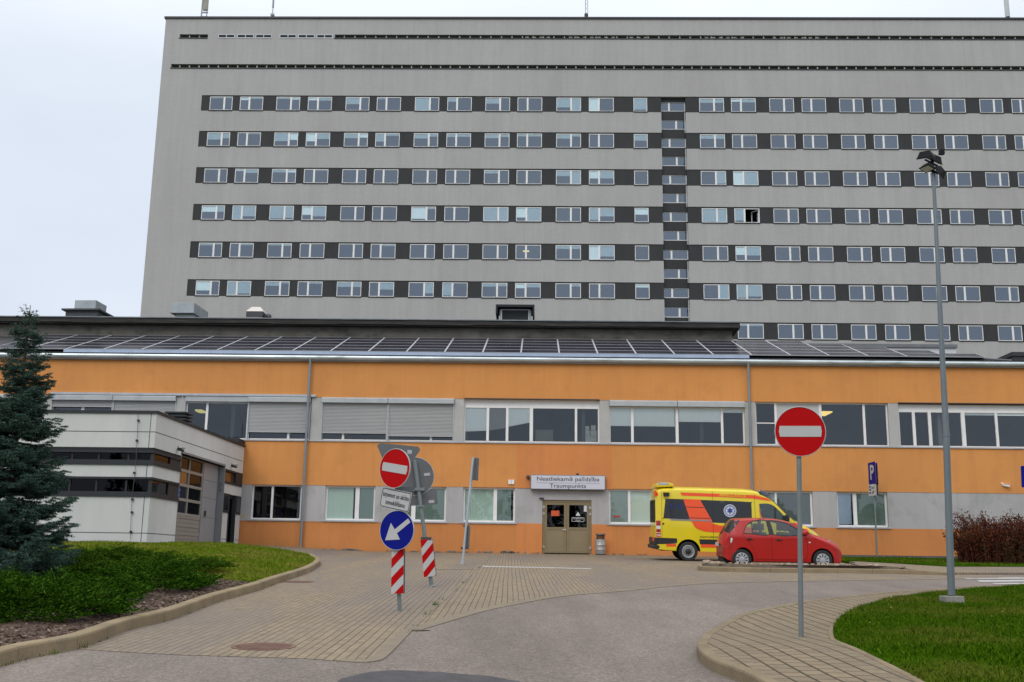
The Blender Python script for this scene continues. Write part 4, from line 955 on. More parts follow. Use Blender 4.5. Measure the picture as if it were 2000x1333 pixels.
# solid rings around: front (y 0..T) and side (x -T..0)
def ring(z0_, z1_, back=True):
    mb.box(LF, 0, 0, T, z0_, z1_)
    mb.box(-T, 0, T, d0, z0_, min(z1_, 99)); mb.box(-T, 0, d1, DEEP, z0_, z1_)
for z0_, z1_ in ((1.3, 2.165), (2.185, Zs['w2b']), (Zs['w2t'], Zs['w1b']), (5.02, 5.40), (5.42, zt)):
    if z0_ < 3.0:
        mb.box(LF, 0, 0, T, z0_, z1_); mb.box(-T, 0, T, d0, z0_, z1_)
        mb.box(-T, 0, d1+.05, GX(445, 1000)[0], z0_, z1_); mb.box(-T, 0, GX(459, 1000)[0], DEEP, z0_, z1_)
    elif z0_ >= 5: mb.box(LF, 0, 0, T, z0_, z1_); mb.box(-T, 0, T, DEEP, z0_, z1_)
    else: ring(z0_, z1_)
mb.box(LF, 0, 0, T, Zs['w1t'], 5.02); mb.box(-T, 0, T, d0, Zs['w1t'], 5.02); mb.box(-T, 0, d0, d1, zDoorT, 5.02); mb.box(-T, 0, d1, DEEP, Zs['w1t'], 5.02)
mb.box(LF, -.02, .012, T-.02, 5.39, 5.43); mb.box(-T+.02, -.012, T, DEEP, 5.39, 5.43); mb.box(LF, -.02, .012, T-.02, 2.16, 2.19); mb.box(-T+.02, -.012, T, d0, 2.16, 2.19)
mb.box(LF, -T, DEEP-.2, DEEP-.05, 1.3, zt); mb.box(LF, LF+T, T, DEEP-.2, 1.3, zt); mb.box(LF+T, -T, T, DEEP-.2, 5.6, 5.9)
mb.build('wall', CONCW, gar)
mb = MB(); jx = GF(284, 950)[0]
for z0_, z1_ in ((1.5, 2.165), (2.185, Zs['w2b']), (Zs['w2t'], Zs['w1b']), (Zs['w1t'], zt)): mb.box(jx-.012, jx+.012, -.003, .01, z0_, z1_)
mb.box(LF, .002, -.003, .002, 5.398, 5.424); mb.box(-.0, .003, .0, DEEP-.3, 5.398, 5.424); mb.box(LF, .002, -.003, .002, 2.163, 2.188); mb.box(0, .003, 0, d0, 2.163, 2.188)
mb.build('panel_joint', M('joint dark', (.10, .10, .10), .9), gar)
mb = MB(); mb.box(LF, .05, -.05, .4, zt, zt+.09); mb.box(-.4, .05, .4, DEEP, zt, zt+.09); mb.build('coping', ANTH, gar)
rr = MB(); rr.box(LF+.35, -.35, .35, DEEP-.05, zt-.15, zt-.05); rr.build('roof', M('roof felt', (.07, .07, .075), .9, .2, 2), gar)
# ribbon windows
def ribbonwin(z0_, z1_, name='window'):
    f = MB()
    for za, zb in ((z0_, z0_+.07), (z1_-.07, z1_)):
        f.box(LF, .03, -.03, .12, za, zb); f.box(-.12, .03, .12, d0-.05, za, zb)
    f.box(-.10, .0, .02, .10, z0_+.07, z1_-.07)
    for px in (60, 140, 192, 250): x = GF(px, 890)[0]; f.box(x-.03, x+.03, .05, .12, z0_+.07, z1_-.07)
    s = d0*.62; f.box(-.12, -.02, s, d0-.0, z0_+.07, z1_-.07)
    f.box(LF, .045, -.045, .1, z0_-.09, z0_); f.box(-.1, .045, .1, d0-.02, z0_-.09, z0_)
    o = f.build(name, ANTH, gar)
    g = MB(); g.quad((LF, .08, z0_+.07), (-.1, .08, z0_+.07), (-.1, .08, z1_-.07), (LF, .08, z1_-.07)); g.quad((-.06, .1, z0_+.07), (-.06, s, z0_+.07), (-.06, s, z1_-.07), (-.06, .1, z1_-.07))
    g.build('pane', glass('garage glass', (.25, .28, .30), -.02, .01, (.34, .34, .37)), o); return o
ribbonwin(Zs['w1b']+.09, Zs['w1t']-.10); ribbonwin(Zs['w2b']+.09, Zs['w2t'])
f = MB(); f.box(LF, -.02, -.01, .2, Zs['w1t']-.10, Zs['w1t']); f.box(-.2, -.02, .2, d0, Zs['w1t']-.10, Zs['w1t']); f.build('window_reveal', M('reveal black', (.015, .016, .018), .8), gar)
# interior so the windows look into a dark room
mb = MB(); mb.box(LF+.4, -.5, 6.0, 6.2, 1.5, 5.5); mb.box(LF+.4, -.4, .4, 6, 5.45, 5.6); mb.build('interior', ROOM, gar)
# far part of the side wall, beyond the door
s0, s1 = GX(438, 930)[0], DEEP-.1
mb = MB(); 
for za, zb in ((4.34, 4.42), (4.83, 4.90)): mb.box(-.2, .035, s0, s1, za, zb)
mb.box(-.2, .03, s0, s0+.08, 4.42, 4.83); mb.box(-.2, .03, s1-.9, s1, 4.42, 4.83); o = mb.build('window', ANTH, gar)
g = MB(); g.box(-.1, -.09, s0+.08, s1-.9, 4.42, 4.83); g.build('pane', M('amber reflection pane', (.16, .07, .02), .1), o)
mb = MB(); sa, sb = GX(445, 1000)[0], GX(459, 1000)[0]
mb.box(-.18, .03, s0, sa-.0, 3.2, 3.95); mb.box(-.18, .03, sb, s1, 3.2, 3.95); mb.box(-.2, -.12, sa, sb, 1.6, 3.95); mb.box(-.12, .03, sa, sa+.06, 1.6, 3.95); mb.box(-.12, .03, sb-.06, sb, 1.6, 3.95)
o = mb.build('side_door', ANTH, gar)
g = MB(); g.box(-.118, -.11, sa+.1, sb-.1, 1.75, 3.8); g.build('pane', glass('garage glass', (.25, .28, .30), -.02, .01, (.34, .34, .37)), o)
for a_, b_ in ((s0+.15, sa-.12), (sb+.12, s1-.15)): g = MB(); g.box(.031, .034, a_, b_, 3.3, 3.85); g.build('pane', M('black pane', (.012, .013, .015), .08), o)
# sectional door, frame and grey side leaf
GREYP = M('grey door paint', (.27, .275, .29), .5, .05, 3)
BRN = M('bronze section profile', (.27, .25, .22), .45, .08, 3)
mb = MB(); mb.box(-.05, .012, d0-.03, d0, 1.5, zDoorT+.06); mb.box(-.25, .06, d1, d1+.07, 1.5, zDoorT+.06); mb.box(-.25, .06, d0-.06, d1+.07, zDoorT, zDoorT+.07); mb.build('door_frame', M('light grey frame', (.20, .205, .215), .5), gar)
dm = GX(404, 980)[0]; zg_ = GX(375, 1063)[1]; rec = -.22
door = thing('tmp', None, None); bpy.data.objects.remove(door)
mb = MB(); ym = (d0+dm)/2; zz_ = [zg_+.0, zg_+1.02]; hh = (zDoorT-zz_[1])/4
for k in range(7): z_ = zg_+k*1.02/7; mb.box(rec-.05, rec+ (0.0 if k % 2 else .012), d0, dm-.03, z_+.004, z_+1.02/7-.004, 1)
for k in range(5): z_ = zz_[1]+k*hh; mb.box(rec-.05, rec+.02, d0, dm-.03, z_-.05, z_+.05 if k < 4 else z_, 0)
for y_ in (d0, ym-.05, dm-.11):
    for k in range(4): mb.box(rec-.05, rec+.018, y_, y_+.09, zz_[1]+k*hh+.05, zz_[1]+(k+1)*hh-.05, 0)
sd_ = mb.build('sectional_door', [BRN, M('ribbed door', (.26, .245, .22), .5, .05, 3)], gar)
g = MB()
for k in range(4):
    z_ = zz_[1]+k*hh+.05; z2 = zz_[1]+(k+1)*hh-.05
    g.quad((rec-.02, d0+.09, z_), (rec-.02, ym-.05, z_), (rec-.02, ym-.05, z2), (rec-.02, d0+.09, z2)); g.quad((rec-.02, ym+.04, z_), (rec-.02, dm-.11, z_), (rec-.02, dm-.11, z2), (rec-.02, ym+.04, z2))
g.build('pane', glass('garage glass', (.25, .28, .30), -.02, .01, (.34, .34, .37)), sd_)
mb = MB(); cy, cz = d0+.55, zz_[1]+hh*1.45
def star(mb, R_, w_, put):
    for a in (90, 30, -30):
        ca, sa_ = math.cos(rad(a)), math.sin(rad(a)); q = [(-R_, -w_), (R_, -w_), (R_, w_), (-R_, w_)]
        mb.prism([(x*ca-y*sa_, x*sa_+y*ca) for x, y in q], -.002-.0007*a/30, .002+.0007*a/30)
    return mb
star(mb, .24, .06, None); mb.v = [(rec-.01+y, cy+x*1.2, cz+z) for x, y, z in mb.v]
mb.build('emblem_in_glass', M('emblem blue', (.05, .08, .45), .5), sd_)  # added star imitates an ambulance's emblem seen in the glass, not door decoration
mb = MB(); mb.box(rec-.05, rec+.03, dm, d1-.06, zg_, zDoorT, 0)
for k in (.32, .62, .95, 1.3, 1.9, 2.5): pass
lf_ = mb.build('side_leaf', GREYP, gar)
mb = MB()
for z_ in (zg_+1.02, zg_+1.75, zg_+2.4): mb.box(rec+.03, rec+.033, dm+.01, d1-.07, z_, z_+.012)
mb.build('leaf_joint', M('joint dark', (.10, .10, .10), .9), lf_)
mb = MB(); mb.box(rec+.03, rec+.07, dm+.35, dm+.5, zg_+1.06, zg_+1.26); mb.build('handle', BLK, lf_)
# lightning conductor with clips
mb = MB(); px_pts = [(271, 803), (270, 845), (268, 875), (267, 903), (263, 940), (259, 975), (257.5, 1010), (256, 1054)]
pts = [(GF(a, b)[0], -.06, GF(a, b)[1]) for a, b in px_pts]; mb.tube(pts, .008, 6); lc = mb.build('lightning_conductor', M('dark cable', (.08, .08, .08), .6), gar)
mb = MB()
for a, b in ((271, 822), (268, 861), (263, 924), (259.5, 976), (258.5, 1001), (256.5, 1039)): x, z_ = GF(a, b); mb.box(x-.03, x+.03, -.075, 0, z_-.03, z_+.03)
mb.build('clip', BLK, lc)
for px, py, lab in ((347, 878, 'dark security camera on the pale garage wall above the corner of its big door'), (452, 910.5, 'dark security camera on the pale garage wall right of its big door')):
    s_, z_ = GX(px, py); q = GO+GE*s_; camera_thing(lab, Vector((q.x, q.y, z_)), GYAW+rad(60), M('camera dark', (.05, .05, .05), .5))
s_ = GX(350, 810)[0]
t = thing('roof_vent_cowl', 'stack of dark flat vent plates on the garage roof', 'roof vent', P(348, 822, 41), GYAW); 
mb = MB()
for k in range(4): mb.box(-.5+.03*k, .42, -.4, .4, -.15+k*.13, -.09+k*.13)
mb.box(-.3, .3, -.3, .3, -.6, .3); mb.build('plates', ANTH, t)
mb = MB(); mb.cyl((.1, 0, .3), (.1, 0, .95), .018, n=6); mb.build('rod', ALU, t)
mb = MB(); u, z = FX(480, 862); mb.box(U(455), U(481), -.9, -.02, z-.22, z+.02); o = mb.build('canopy_box', ANTH); o.location = (0, FY, 0); o.rotation_euler = (0, 0, YAW); tag(o, 'dark metal box where the garage roof meets the orange wall', 'roof box')

# ------------------------------------------------------------------ street signs
RED = M('sign red', (.44, .002, .003), .5, .03, 3, spec=.1); SWHITE = M('sign white', (.46, .465, .46), .5, .04, 5, spec=.2)
BLUE = M('sign blue', (.004, .009, .20), .5, .03, 3, spec=.1); SGREY = M('sign back grey', (.115, .12, .125), .55, .1, 4)
POSTG = M('galvanised post', (.19, .215, .215), .5, .15, 4, metal=.35); RIM = M('sign rim', (.42, .43, .42), .5)
STK = M('pale sticker', (.42, .43, .43), .6)
def placed(o, loc, yaw=0, roll=0, pitch=0):
    o.matrix_local = Matrix.Translation(loc) @ Matrix.Rotation(yaw, 4, 'Z') @ Matrix.Rotation(pitch, 4, 'X') @ Matrix.Rotation(roll, 4, 'Y'); return o
def disc(name, r, parent, loc, yaw, roll, face, pitch=0, th=.022):
    mb = MB(); mb.lathe_y([(0, th), (r*.985, th), (r, th*.6), (r, -.004), (r*.975, -.006), (r*.972, 0)], 48, 1); mb.lathe_y([(r*.972, 0), (0, 0)], 48, 0)
    return placed(mb.build(name, [face, RIM], parent), loc, yaw, roll, pitch)
def plate(name, w_, h_, parent, loc, yaw, roll, face, r=.03, th=.018, back=None):
    pts = []
    for cx, cz, a0 in ((w_/2-r, h_/2-r, 0), (-w_/2+r, h_/2-r, 90), (-w_/2+r, -h_/2+r, 180), (w_/2-r, -h_/2+r, 270)):
        pts += [(cx+r*math.cos(rad(a0+k*22.5)), cz+r*math.sin(rad(a0+k*22.5))) for k in range(5)]
    mb = MB(); mb.prism(pts, .002, th, 1); mb.prism(pts, -.001, .0015, 0)
    return placed(mb.build(name, [face, back or SGREY], parent), loc, yaw, roll)
def noentry_bar(parent, r):
    pts = [(r*.83*math.cos(rad(a)), r*.25*1.0*(1 if 0 <= a <= 180 else -1)) for a in ()]
    k = .93*r; h = r*.215; pts = [(-.80*r, -h), (.80*r, -h), (.835*r, 0), (.80*r, h), (-.80*r, h), (-.835*r, 0)]
    mb = MB(); mb.prism(pts, -.005, -.0005); return mb.build('white_bar', SWHITE, parent)
# 1: the big red sign at the right
b = P(1567, 1256, 13.2); b.z = H(b.x, b.y)+.06
tp = P(1563, 843, 13.2)
t = thing('no_entry_sign', 'red round no-entry sign on a tall bare post on the right-hand footway', 'road sign', b, 0)
d = tp-b
mb = MB(); mb.cyl((0, .05, -.1), (d.x, d.y+.05, d.z+.2), .030, n=14); mb.build('post', POSTG, t, smooth=True)
o = disc('sign_disc', .312, t, (d.x, d.y, d.z), rad(-6), 0, RED); noentry_bar(o, .312)

for z_ in (-.08, .06): mb = MB(); mb.box(-.05, .05, .022, .06, z_, z_+.04); mb.build('bracket', POSTG, o)
# 2: the crowded post at the left with red sign, text plate, arrow and striped board
Y1 = 16.65
b = P(782, 1193, Y1); b.z = H(b.x, b.y)
t = thing('road_sign_post', 'sign post with red no-entry disc, text plate, blue arrow disc and striped board', 'road sign', b, 0)
L = lambda px, py, dy=0: P(px, py, Y1+dy)-b
mb = MB(); mb.cyl((0, 0, -.1), L(779, 1150), .032, n=12); mb.cyl(L(779, 1150), L(774, 876), .032, n=12); mb.build('post', POSTG, t, smooth=True)
YW = rad(-34)
o = disc('sign_disc', .305, t, L(771, 915, -.12), YW, rad(9.5), RED); noentry_bar(o, .305)
o = plate('text_plate', .60, .30, t, L(772.5, 976.5, -.10), YW, rad(10.5), SWHITE, back=SGREY)
mb = MB(); 
def framepts(w_, h_, r):
    pts = []
    for cx, cz, a0 in ((w_/2-r, h_/2-r, 0), (-w_/2+r, h_/2-r, 90), (-w_/2+r, -h_/2+r, 180), (w_/2-r, -h_/2+r, 270)):
        pts += [(cx+r*math.cos(rad(a0+k*22.5)), cz+r*math.sin(rad(a0+k*22.5))) for k in range(5)]
    return pts
A_, B_ = framepts(.585, .285, .035), framepts(.563, .263, .028); n_ = len(A_)
mb.add([(x, -.003, z) for x, z in A_]+[(x, -.003, z) for x, z in B_], [(i, (i+1) % n_, n_+(i+1) % n_, n_+i) for i in range(n_)]); mb.build('border', BLK, o)
text('Izņemot uz akūto', .072, BLK, o, (0, -.004, .052), width=.53, bold=.002); text('izmeklēšanu', .072, BLK, o, (.01, -.004, -.062), width=.385, bold=.002)
o = disc('sign_disc', .30, t, L(775, 1036, -.12), rad(-24), rad(4), BLUE)
ar = [(.19, .155), (.145, .205), (-.055, .03), (-.115, .125), (-.19, -.135), (.06, -.105), (-.015, -.03)]
ar = [(.225, .135), (.18, .19), (-.035, .01), (-.115, .10), (-.185, -.165), (.07, -.135), (.01, -.045)]
mb = MB(); mb.prism(ar, -.005, -.0005); mb.build('arrow', SWHITE, o)
def striped(parent, loc, yaw, roll, w_, h_, phase=0, label=None, slope=.62, curve=True):
    """curved guide board with red and white diagonal stripes rising to the right"""
    nx = 10; period = h_/2.35; mbw = MB(); mbr = MB()
    def pt(x, z, o_=0): t_ = x/w_*1.2; return (x, (math.cos(t_)-1)*-w_*.28-o_, z)
    for i in range(nx):
        x0, x1 = -w_/2+w_*i/nx, -w_/2+w_*(i+1)/nx
        mbw.add([pt(x0, -h_/2), pt(x1, -h_/2), pt(x1, h_/2), pt(x0, h_/2), *[(a, b_+.012, c_) for a, b_, c_ in (pt(x0, -h_/2), pt(x1, -h_/2), pt(x1, h_/2), pt(x0, h_/2))]], [(0, 1, 2, 3), (4, 7, 6, 5), (0, 4, 5, 1), (3, 2, 6, 7)])
        for k in range(-4, 6):
            zb = lambda x, off: -h_/2+(k*period)+off+(x+w_/2)*1.02+phase
            za0, za1, zb0, zb1 = zb(x0, 0), zb(x1, 0), zb(x0, period*.5), zb(x1, period*.5)
            cl = lambda z: max(-h_/2, min(h_/2, z))
            if cl(zb0) > cl(za0)+1e-4 or cl(zb1) > cl(za1)+1e-4:
                mbr.quad(pt(x0, cl(za0), .002), pt(x1, cl(za1), .002), pt(x1, cl(zb1), .002), pt(x0, cl(zb0), .002))
    mbw.box(w_/2-.006, w_/2+.012, .03, .06, -h_/2, h_/2, 1)
    o = placed(mbw.build('striped_board', [SWHITE, SGREY], parent), loc, yaw, roll); mbr.build('red_stripes', RED, o); return o
striped(t, L(776, 1116, -.08), rad(-8), rad(-1.4), .19, .66, -.19)
tri = [(-.34, .25), (-.30, .295), (.30, .295), (.34, .25), (.04, -.29), (-.04, -.29)]
mb = MB(); mb.prism(tri, -.008, .008); mb.box(.14, .21, -.010, -.008, .17, .23, 1); placed(mb.build('triangle_back', [SGREY, STK], t), L(775.5, 906, .10), rad(4), rad(4.2))
mb = MB(); q = L(790, 956, 0); mb.box(q.x-.12, q.x+.16, q.y-.04, q.y+.03, q.z-.03, q.z+.03); mb.build('bracket', POSTG, t)
# 3: leaning post behind it
Y2 = 22.6; b = P(845, 1145, Y2); b.z = H(b.x, b.y)
t = thing('road_sign_post', 'leaning sign post showing grey sign backs, with a red and white striped board low down', 'road sign', b, 0)
L = lambda px, py, dy=0: P(px, py, Y2+dy)-b
k2 = Y2*1.03/2087
mb = MB(); mb.cyl((0, 0, -.1), L(836.5, 1098), .043, n=12); mb.cyl(L(836.5, 1098), L(809.5, 899), .043, n=12); mb.cyl(L(845, 1145.5), L(844.4, 1143), .075, .05, n=12); mb.build('post', POSTG, t, smooth=True)
o = disc('round_back', 36.5*k2, t, L(811, 931, .07), rad(14), rad(-9), SGREY, th=.02); mb = MB(); mb.box(.19, .32, -.008, -.001, -.02, .04); mb.build('sticker', STK, o)
o = plate('plate_back', 84*k2, 27.5*k2, t, L(811, 973.5, .07), rad(14), rad(-5), SGREY, r=.02); mb = MB(); mb.box(.28, .40, -.006, -.001, -.12, -.06); mb.build('sticker', STK, o)
mb = MB(); q = L(818, 956); mb.box(q.x-.12, q.x+.12, q.y-.06, q.y+.06, q.z-.03, q.z+.03); mb.build('bracket', POSTG, t); mb = MB(); q = L(822, 989); mb.box(q.x-.08, q.x+.08, q.y-.06, q.y+.06, q.z-.02, q.z+.02); mb.build('bracket', POSTG, t)
striped(t, L(836.2, 1090, -.08), rad(3), rad(-7.2), 22*k2, 68*k2, -.06)
mb = MB(); q = L(832.5, 1052.5, -.03); mb.box(q.x-.11, q.x+.11, q.y-.05, q.y+.06, q.z-.03, q.z+.03); mb.build('collar', DKM, t)
# 4: post with edge-on plates
Y3 = 33.4; b = P(903, 1103, Y3); b.z = H(b.x, b.y)
t = thing('road_sign_post', 'leaning pale post with sign plates seen edge-on, on the paving before the entrance', 'road sign', b, 0)
L = lambda px, py, dy=0: P(px, py, Y3+dy)-b; k3 = Y3*1.03/2087
mb = MB(); mb.cyl((0, 0, -.05), L(924.5, 894), .042, n=12); mb.cyl((0, 0, 0), (0.005, 0, .12), .06, n=12); mb.build('post', M('bright galvanised post', (.44, .48, .52), .4, .1, 4, metal=.3), t, smooth=True)
o = plate('sign_plate', .66, .70, t, L(928, 916.5, .05), rad(-72), rad(6), SGREY, r=.05)
o = plate('sign_plate', .45, .72, t, L(912.5, 1049, .05), rad(-72), rad(6), SGREY, r=.03)
mb = MB(); q = L(908, 1028, .03); mb.box(q.x-.06, q.x+.12, q.y-.04, q.y+.04, q.z-.02, q.z+.02); mb.build('bracket', DKM, t); mb = MB(); q = L(905, 1071, .03); mb.box(q.x-.08, q.x+.14, q.y-.05, q.y+.05, q.z-.03, q.z+.03); mb.build('bracket', DKM, t)
# 5: parking sign near the wall
Y5 = 43.3; b = P(1713, 1093, Y5); b.z = H(b.x, b.y)+.05
t = thing('parking_sign', 'blue parking sign with white P above a small plate, by the orange wall', 'road sign', b, 0)
L = lambda px, py, dy=0: P(px, py, Y5+dy)-b; k5 = Y5*1.03/2087
mb = MB(); mb.cyl((0, 0, -.05), L(1706, 906), .035, n=10); mb.build('post', POSTG, t, smooth=True)
yw = rad(-88)
o = plate('sign_plate', .78, 41*k5, t, L(1703, 924.5, -.04), yw, rad(0), BLUE, r=.04); text('P', .60, SWHITE, o, (.0, -.004, -.0), width=.42, bold=.02)
o = plate('sign_plate', .78, 41*k5, t, L(1709, 927, .14), rad(-95), rad(0), BLUE, r=.04, back=BLUE)
o = plate('small_plate', .62, 21.5*k5, t, L(1704, 957.5, -.04), rad(-80), rad(0), SWHITE, r=.03)
mb = MB(); 
for z_ in (.1, -.02, -.14): mb.box(-.24, -.13, -.004, -.001, z_, z_+.07)
mb.box(-.08, .16, -.004, -.001, .06, .1); mb.prism([(-.06, -.12), (.12, -.02), (.16, -.06), (-.02, -.16)], -.004, -.001); mb.build('symbol', BLK, o)
o = plate('small_plate', .62, 21.5*k5, t, L(1710, 957, .14), rad(-92), rad(0), SGREY, r=.03)
# 6: blue plate cut by the right edge of the picture
Y6 = 30.0; b = P(2022, 1122, Y6); b.z = H(b.x, b.y)
t = thing('blue_sign', 'blue sign plate cut off by the right edge, in front of the orange wall', 'road sign', b, 0)
L = lambda px, py, dy=0: P(px, py, Y6+dy)-b
mb = MB(); mb.cyl((0, 0, -.05), L(2014, 905), .032, n=10); mb.build('post', POSTG, t, smooth=True)
plate('sign_plate', .60, .60, t, L(2017, 932, -.06), rad(-10), rad(2), BLUE, r=.03)
# floodlight mast
YL = 20.9
for k in range(400):
    YL = 15+.02*k; q_ = P(1858.5, 1177.5, YL)
    if q_.z < H(q_.x, YL)+lawn2_off(q_.x, YL)+.0: break
b = P(1858.5, 1168, YL); b.z = P(1858.5, 1176, YL).z-.02; kl = YL*1.02/2087
t = thing('floodlight_mast', 'tall grey lamp mast with a cluster of black floodlights on the right-hand lawn', 'lamp post', b, 0)
L = lambda px, py, dy=0: P(px, py, YL+dy)-b
mb = MB(); mb.cyl(L(1858.5, 1166), L(1848, 850), .062, .058, n=20); mb.cyl(L(1848, 850), L(1823, 340), .056, .030, n=20); q = L(1848, 850); mb.cyl((q.x, q.y, q.z-.03), (q.x, q.y, q.z+.03), .064, n=20); mb.build('mast', M('mast grey paint', (.155, .185, .20), .5, .1, 3, metal=.3), t, smooth=True)
q = L(1859.5, 1172); mb = MB(); mb.box(q.x-.165, q.x+.155, q.y-.15, q.y+.15, q.z-.3, q.z+.065); mb.build('concrete_base', M('base concrete', (.27, .25, .22), .9, .2, 4, bump=.4, stain=(.15, .14, .12), stain_scale=4), t, bevel=.012)
mb = MB(); mb.cyl(L(1858.5, 1167), L(1858.4, 1163), .068, n=20); mb.build('collar', BLK, t)
FL = M('floodlight black', (.008, .009, .012), .6, spec=.2); FLG = M('floodlight lens', (.55, .55, .52), .25)
def flood(px, py, dy, yaw, pitch, s=1.0):
    q = L(px, py, dy); mb = MB()
    mb.add([(-.17*s, -.13*s, 0), (.17*s, -.13*s, 0), (.17*s, .13*s, 0), (-.17*s, .13*s, 0), (-.10*s, -.07*s, .13*s), (.10*s, -.07*s, .13*s), (.10*s, .07*s, .13*s), (-.10*s, .07*s, .13*s)], [(0, 1, 2, 3), (0, 1, 5, 4), (1, 2, 6, 5), (2, 3, 7, 6), (3, 0, 4, 7), (4, 5, 6, 7)])
    mb.box(-.185*s, .185*s, -.145*s, .145*s, -.02*s, .0)
    o = mb.build('floodlight', FL, t); placed(o, q, yaw, 0, pitch)
    g = MB(); g.box(-.15*s, .15*s, -.11*s, .11*s, -.026*s, -.021*s); g.build('lens', FLG, o)
    return o
flood(1808, 307, -.12, rad(-30), rad(22), .85); flood(1824, 314, .1, rad(40), rad(35), .8); flood(1811, 329, -.05, rad(-65), rad(-18), .65); flood(1834, 337, .0, rad(55), rad(60), .75)
mb = MB(); mb.cyl(L(1823.5, 345), L(1819, 300), .03, n=10); mb.box(*[x for a in ((L(1817, 0).x-.04, L(1817, 0).x+.05),) for x in a], -.04, .04, L(1817, 302).z, L(1817, 293).z); mb.cyl(L(1806, 312), L(1832, 325), .02, n=8); mb.cyl(L(1812, 330), L(1834, 340), .02, n=8); mb.build('crossarm', FL, t)
# manhole covers
IRON = M('rusty cast iron', (.16, .085, .060), .75, .35, 5, bump=.3)
for (px, py, lab) in ((515, 1263.5, 'rusty round manhole cover in the paving near the bottom edge'), (583, 1137, 'rusty round manhole cover beside the kerb, farther up the drive')):
    x, y = grd(px, py); t = thing('manhole_cover', lab, 'manhole cover', (x, y, H(x, y)), 0, 'manhole covers in the paved drive')
    t.rotation_euler = (math.atan(.04), 0, 0)
    mb = MB(); R_ = .345; mb.lathe_z([(R_, -.02), (R_, .007), (R_-.04, .007), (R_-.045, .003)], 40); mb.build('rim', IRON, t)
    mb = MB(); mb.cyl((0, 0, -.02), (0, 0, .002), R_-.045, n=40)
    for k in range(-7, 8):
        yy = k*.042; hw = math.sqrt(max(0, (R_-.06)**2-yy*yy))
        if hw > .03: mb.box(-hw, hw, yy-.011, yy+.011, .002, .008)
    mb.build('lid', IRON, t)
# ------------------------------------------------------------------ vegetation
def tris_mesh(name, T, mats, parent=None, mi=None):     # T: (n,3,3) triangles
    n_ = len(T); return pymesh(name, np.asarray(T).reshape(-1, 3), np.arange(n_*3).reshape(-1, 3), mats, parent, mi=mi)
def needles(base, tip, n_per_m, ln, wd, spread, rs):
    """needle triangles around straight twigs: base, tip arrays (k,3)"""
    d = tip-base; L_ = np.linalg.norm(d, axis=1); cnt = np.maximum(3, (L_*n_per_m).astype(int)); idx = np.repeat(np.arange(len(base)), cnt)
    tt = rs.uniform(0, 1, len(idx)); p = base[idx]+d[idx]*tt[:, None]; ax = d[idx]/L_[idx][:, None]
    r = rs.normal(size=(len(idx), 3)); r -= (r*ax).sum(1)[:, None]*ax; r /= np.linalg.norm(r, axis=1)[:, None]
    dirn = ax*(1-spread)+r*spread; dirn /= np.linalg.norm(dirn, axis=1)[:, None]
    s = np.cross(dirn, rs.normal(size=dirn.shape)); s /= np.linalg.norm(s, axis=1)[:, None]
    l_ = ln*rs.uniform(.7, 1.2, len(idx))[:, None]
    return np.stack([p-s*wd/2, p+s*wd/2, p+dirn*l_], 1)
# blue spruce
def spruce(base, height, rad_, label, seed=3):
    rs = np.random.default_rng(seed)
    t = thing('spruce_tree', label, 'tree', base, 0)
    mb = MB(); mb.cyl((0, 0, -.1), (0, 0, height*.75), .075, .03, 10); mb.cyl((0, 0, height*.75), (0, 0, height*.985), .03, .006, 8); mb.build('trunk', M('spruce bark', (.07, .05, .035), .9, .3, 8), t)
    B, Tp = [], []; wood = MB(); h = .10
    while h < height*.95:
        f = 1-h/height; R_ = rad_*(f**.72)*1.08+.05; nb = 9 if f > .3 else (7 if f > .1 else 5); a0 = rs.uniform(0, 6.28)
        for i in range(nb):
            a = a0+6.283*i/nb+rs.normal(0, .22); hh = h+rs.normal(0, .05); R1 = R_*rs.choice([rs.uniform(.62, .85), rs.uniform(.85, 1.22)])
            el = (.10-.34*f)+rs.normal(0, .07)+(.55 if f < .10 else 0)
            m = 9; pts = []
            for k in range(m+1):
                s = k/m; r = R1*s; z = hh+R1*(el*s+.26*s*s*(.5+f)-.10*math.sin(s*3.1))
                pts.append(np.array([math.cos(a)*r, math.sin(a)*r, z]))
            for k in range(1, m): B.append(pts[k]); Tp.append(pts[k+1])
            wood.cyl(pts[0], pts[5], .012*(.5+f), .006, 5, cap=False)
            side = np.array([-math.sin(a), math.cos(a), 0]); out_ = np.array([math.cos(a), math.sin(a), 0])
            nl = max(3, int(R1/.050))
            for j in range(1, nl+1):
                s = j/(nl+.3); kk = min(m-1, int(s*m)); q = pts[kk]+(pts[kk+1]-pts[kk])*(s*m-kk)
                for sg in (-1, 1):
                    ll = min(.5, R1*(.58*math.sin(min(1, .25+.9*(1-s))*1.5)**1.2*.8+.06)*rs.uniform(.7, 1.15))
                    d = out_*rs.uniform(.6, 1.0)+side*sg*.75+np.array([0, 0, rs.uniform(-.30, .02)]); d /= np.linalg.norm(d)
                    e = q+d*ll+np.array([0, 0, .10*ll]); B.append(q); Tp.append(e)
                    if ll > .11:
                        for g in (.3, .5, .7, .88):
                            for sg2 in (-1, 1):
                                q2 = q+(e-q)*g; d2 = d*.85+np.cross(d, [0, 0, 1])*sg2*.65+np.array([0, 0, rs.uniform(-.25, .08)]); d2 /= np.linalg.norm(d2)
                                B.append(q2); Tp.append(q2+d2*ll*(.40*(1-g)+.15))
        h += .10+.11*f*rs.uniform(.7, 1.3)
    for k in range(6): B.append(np.array([0, 0, height*(.72+.04*k)])); Tp.append(np.array([0, 0, height*(.76+.04*k)]))
    T = needles(np.array(B), np.array(Tp), 165, .030, .0105, .62, rs)
    wood.build('branches', M('spruce twig', (.08, .05, .035), .9), t)
    tris_mesh('crown', T, leafmat('spruce needles', (.018, .042, .029), (.046, .090, .068), (.125, .185, .150), .55), t)
    return t
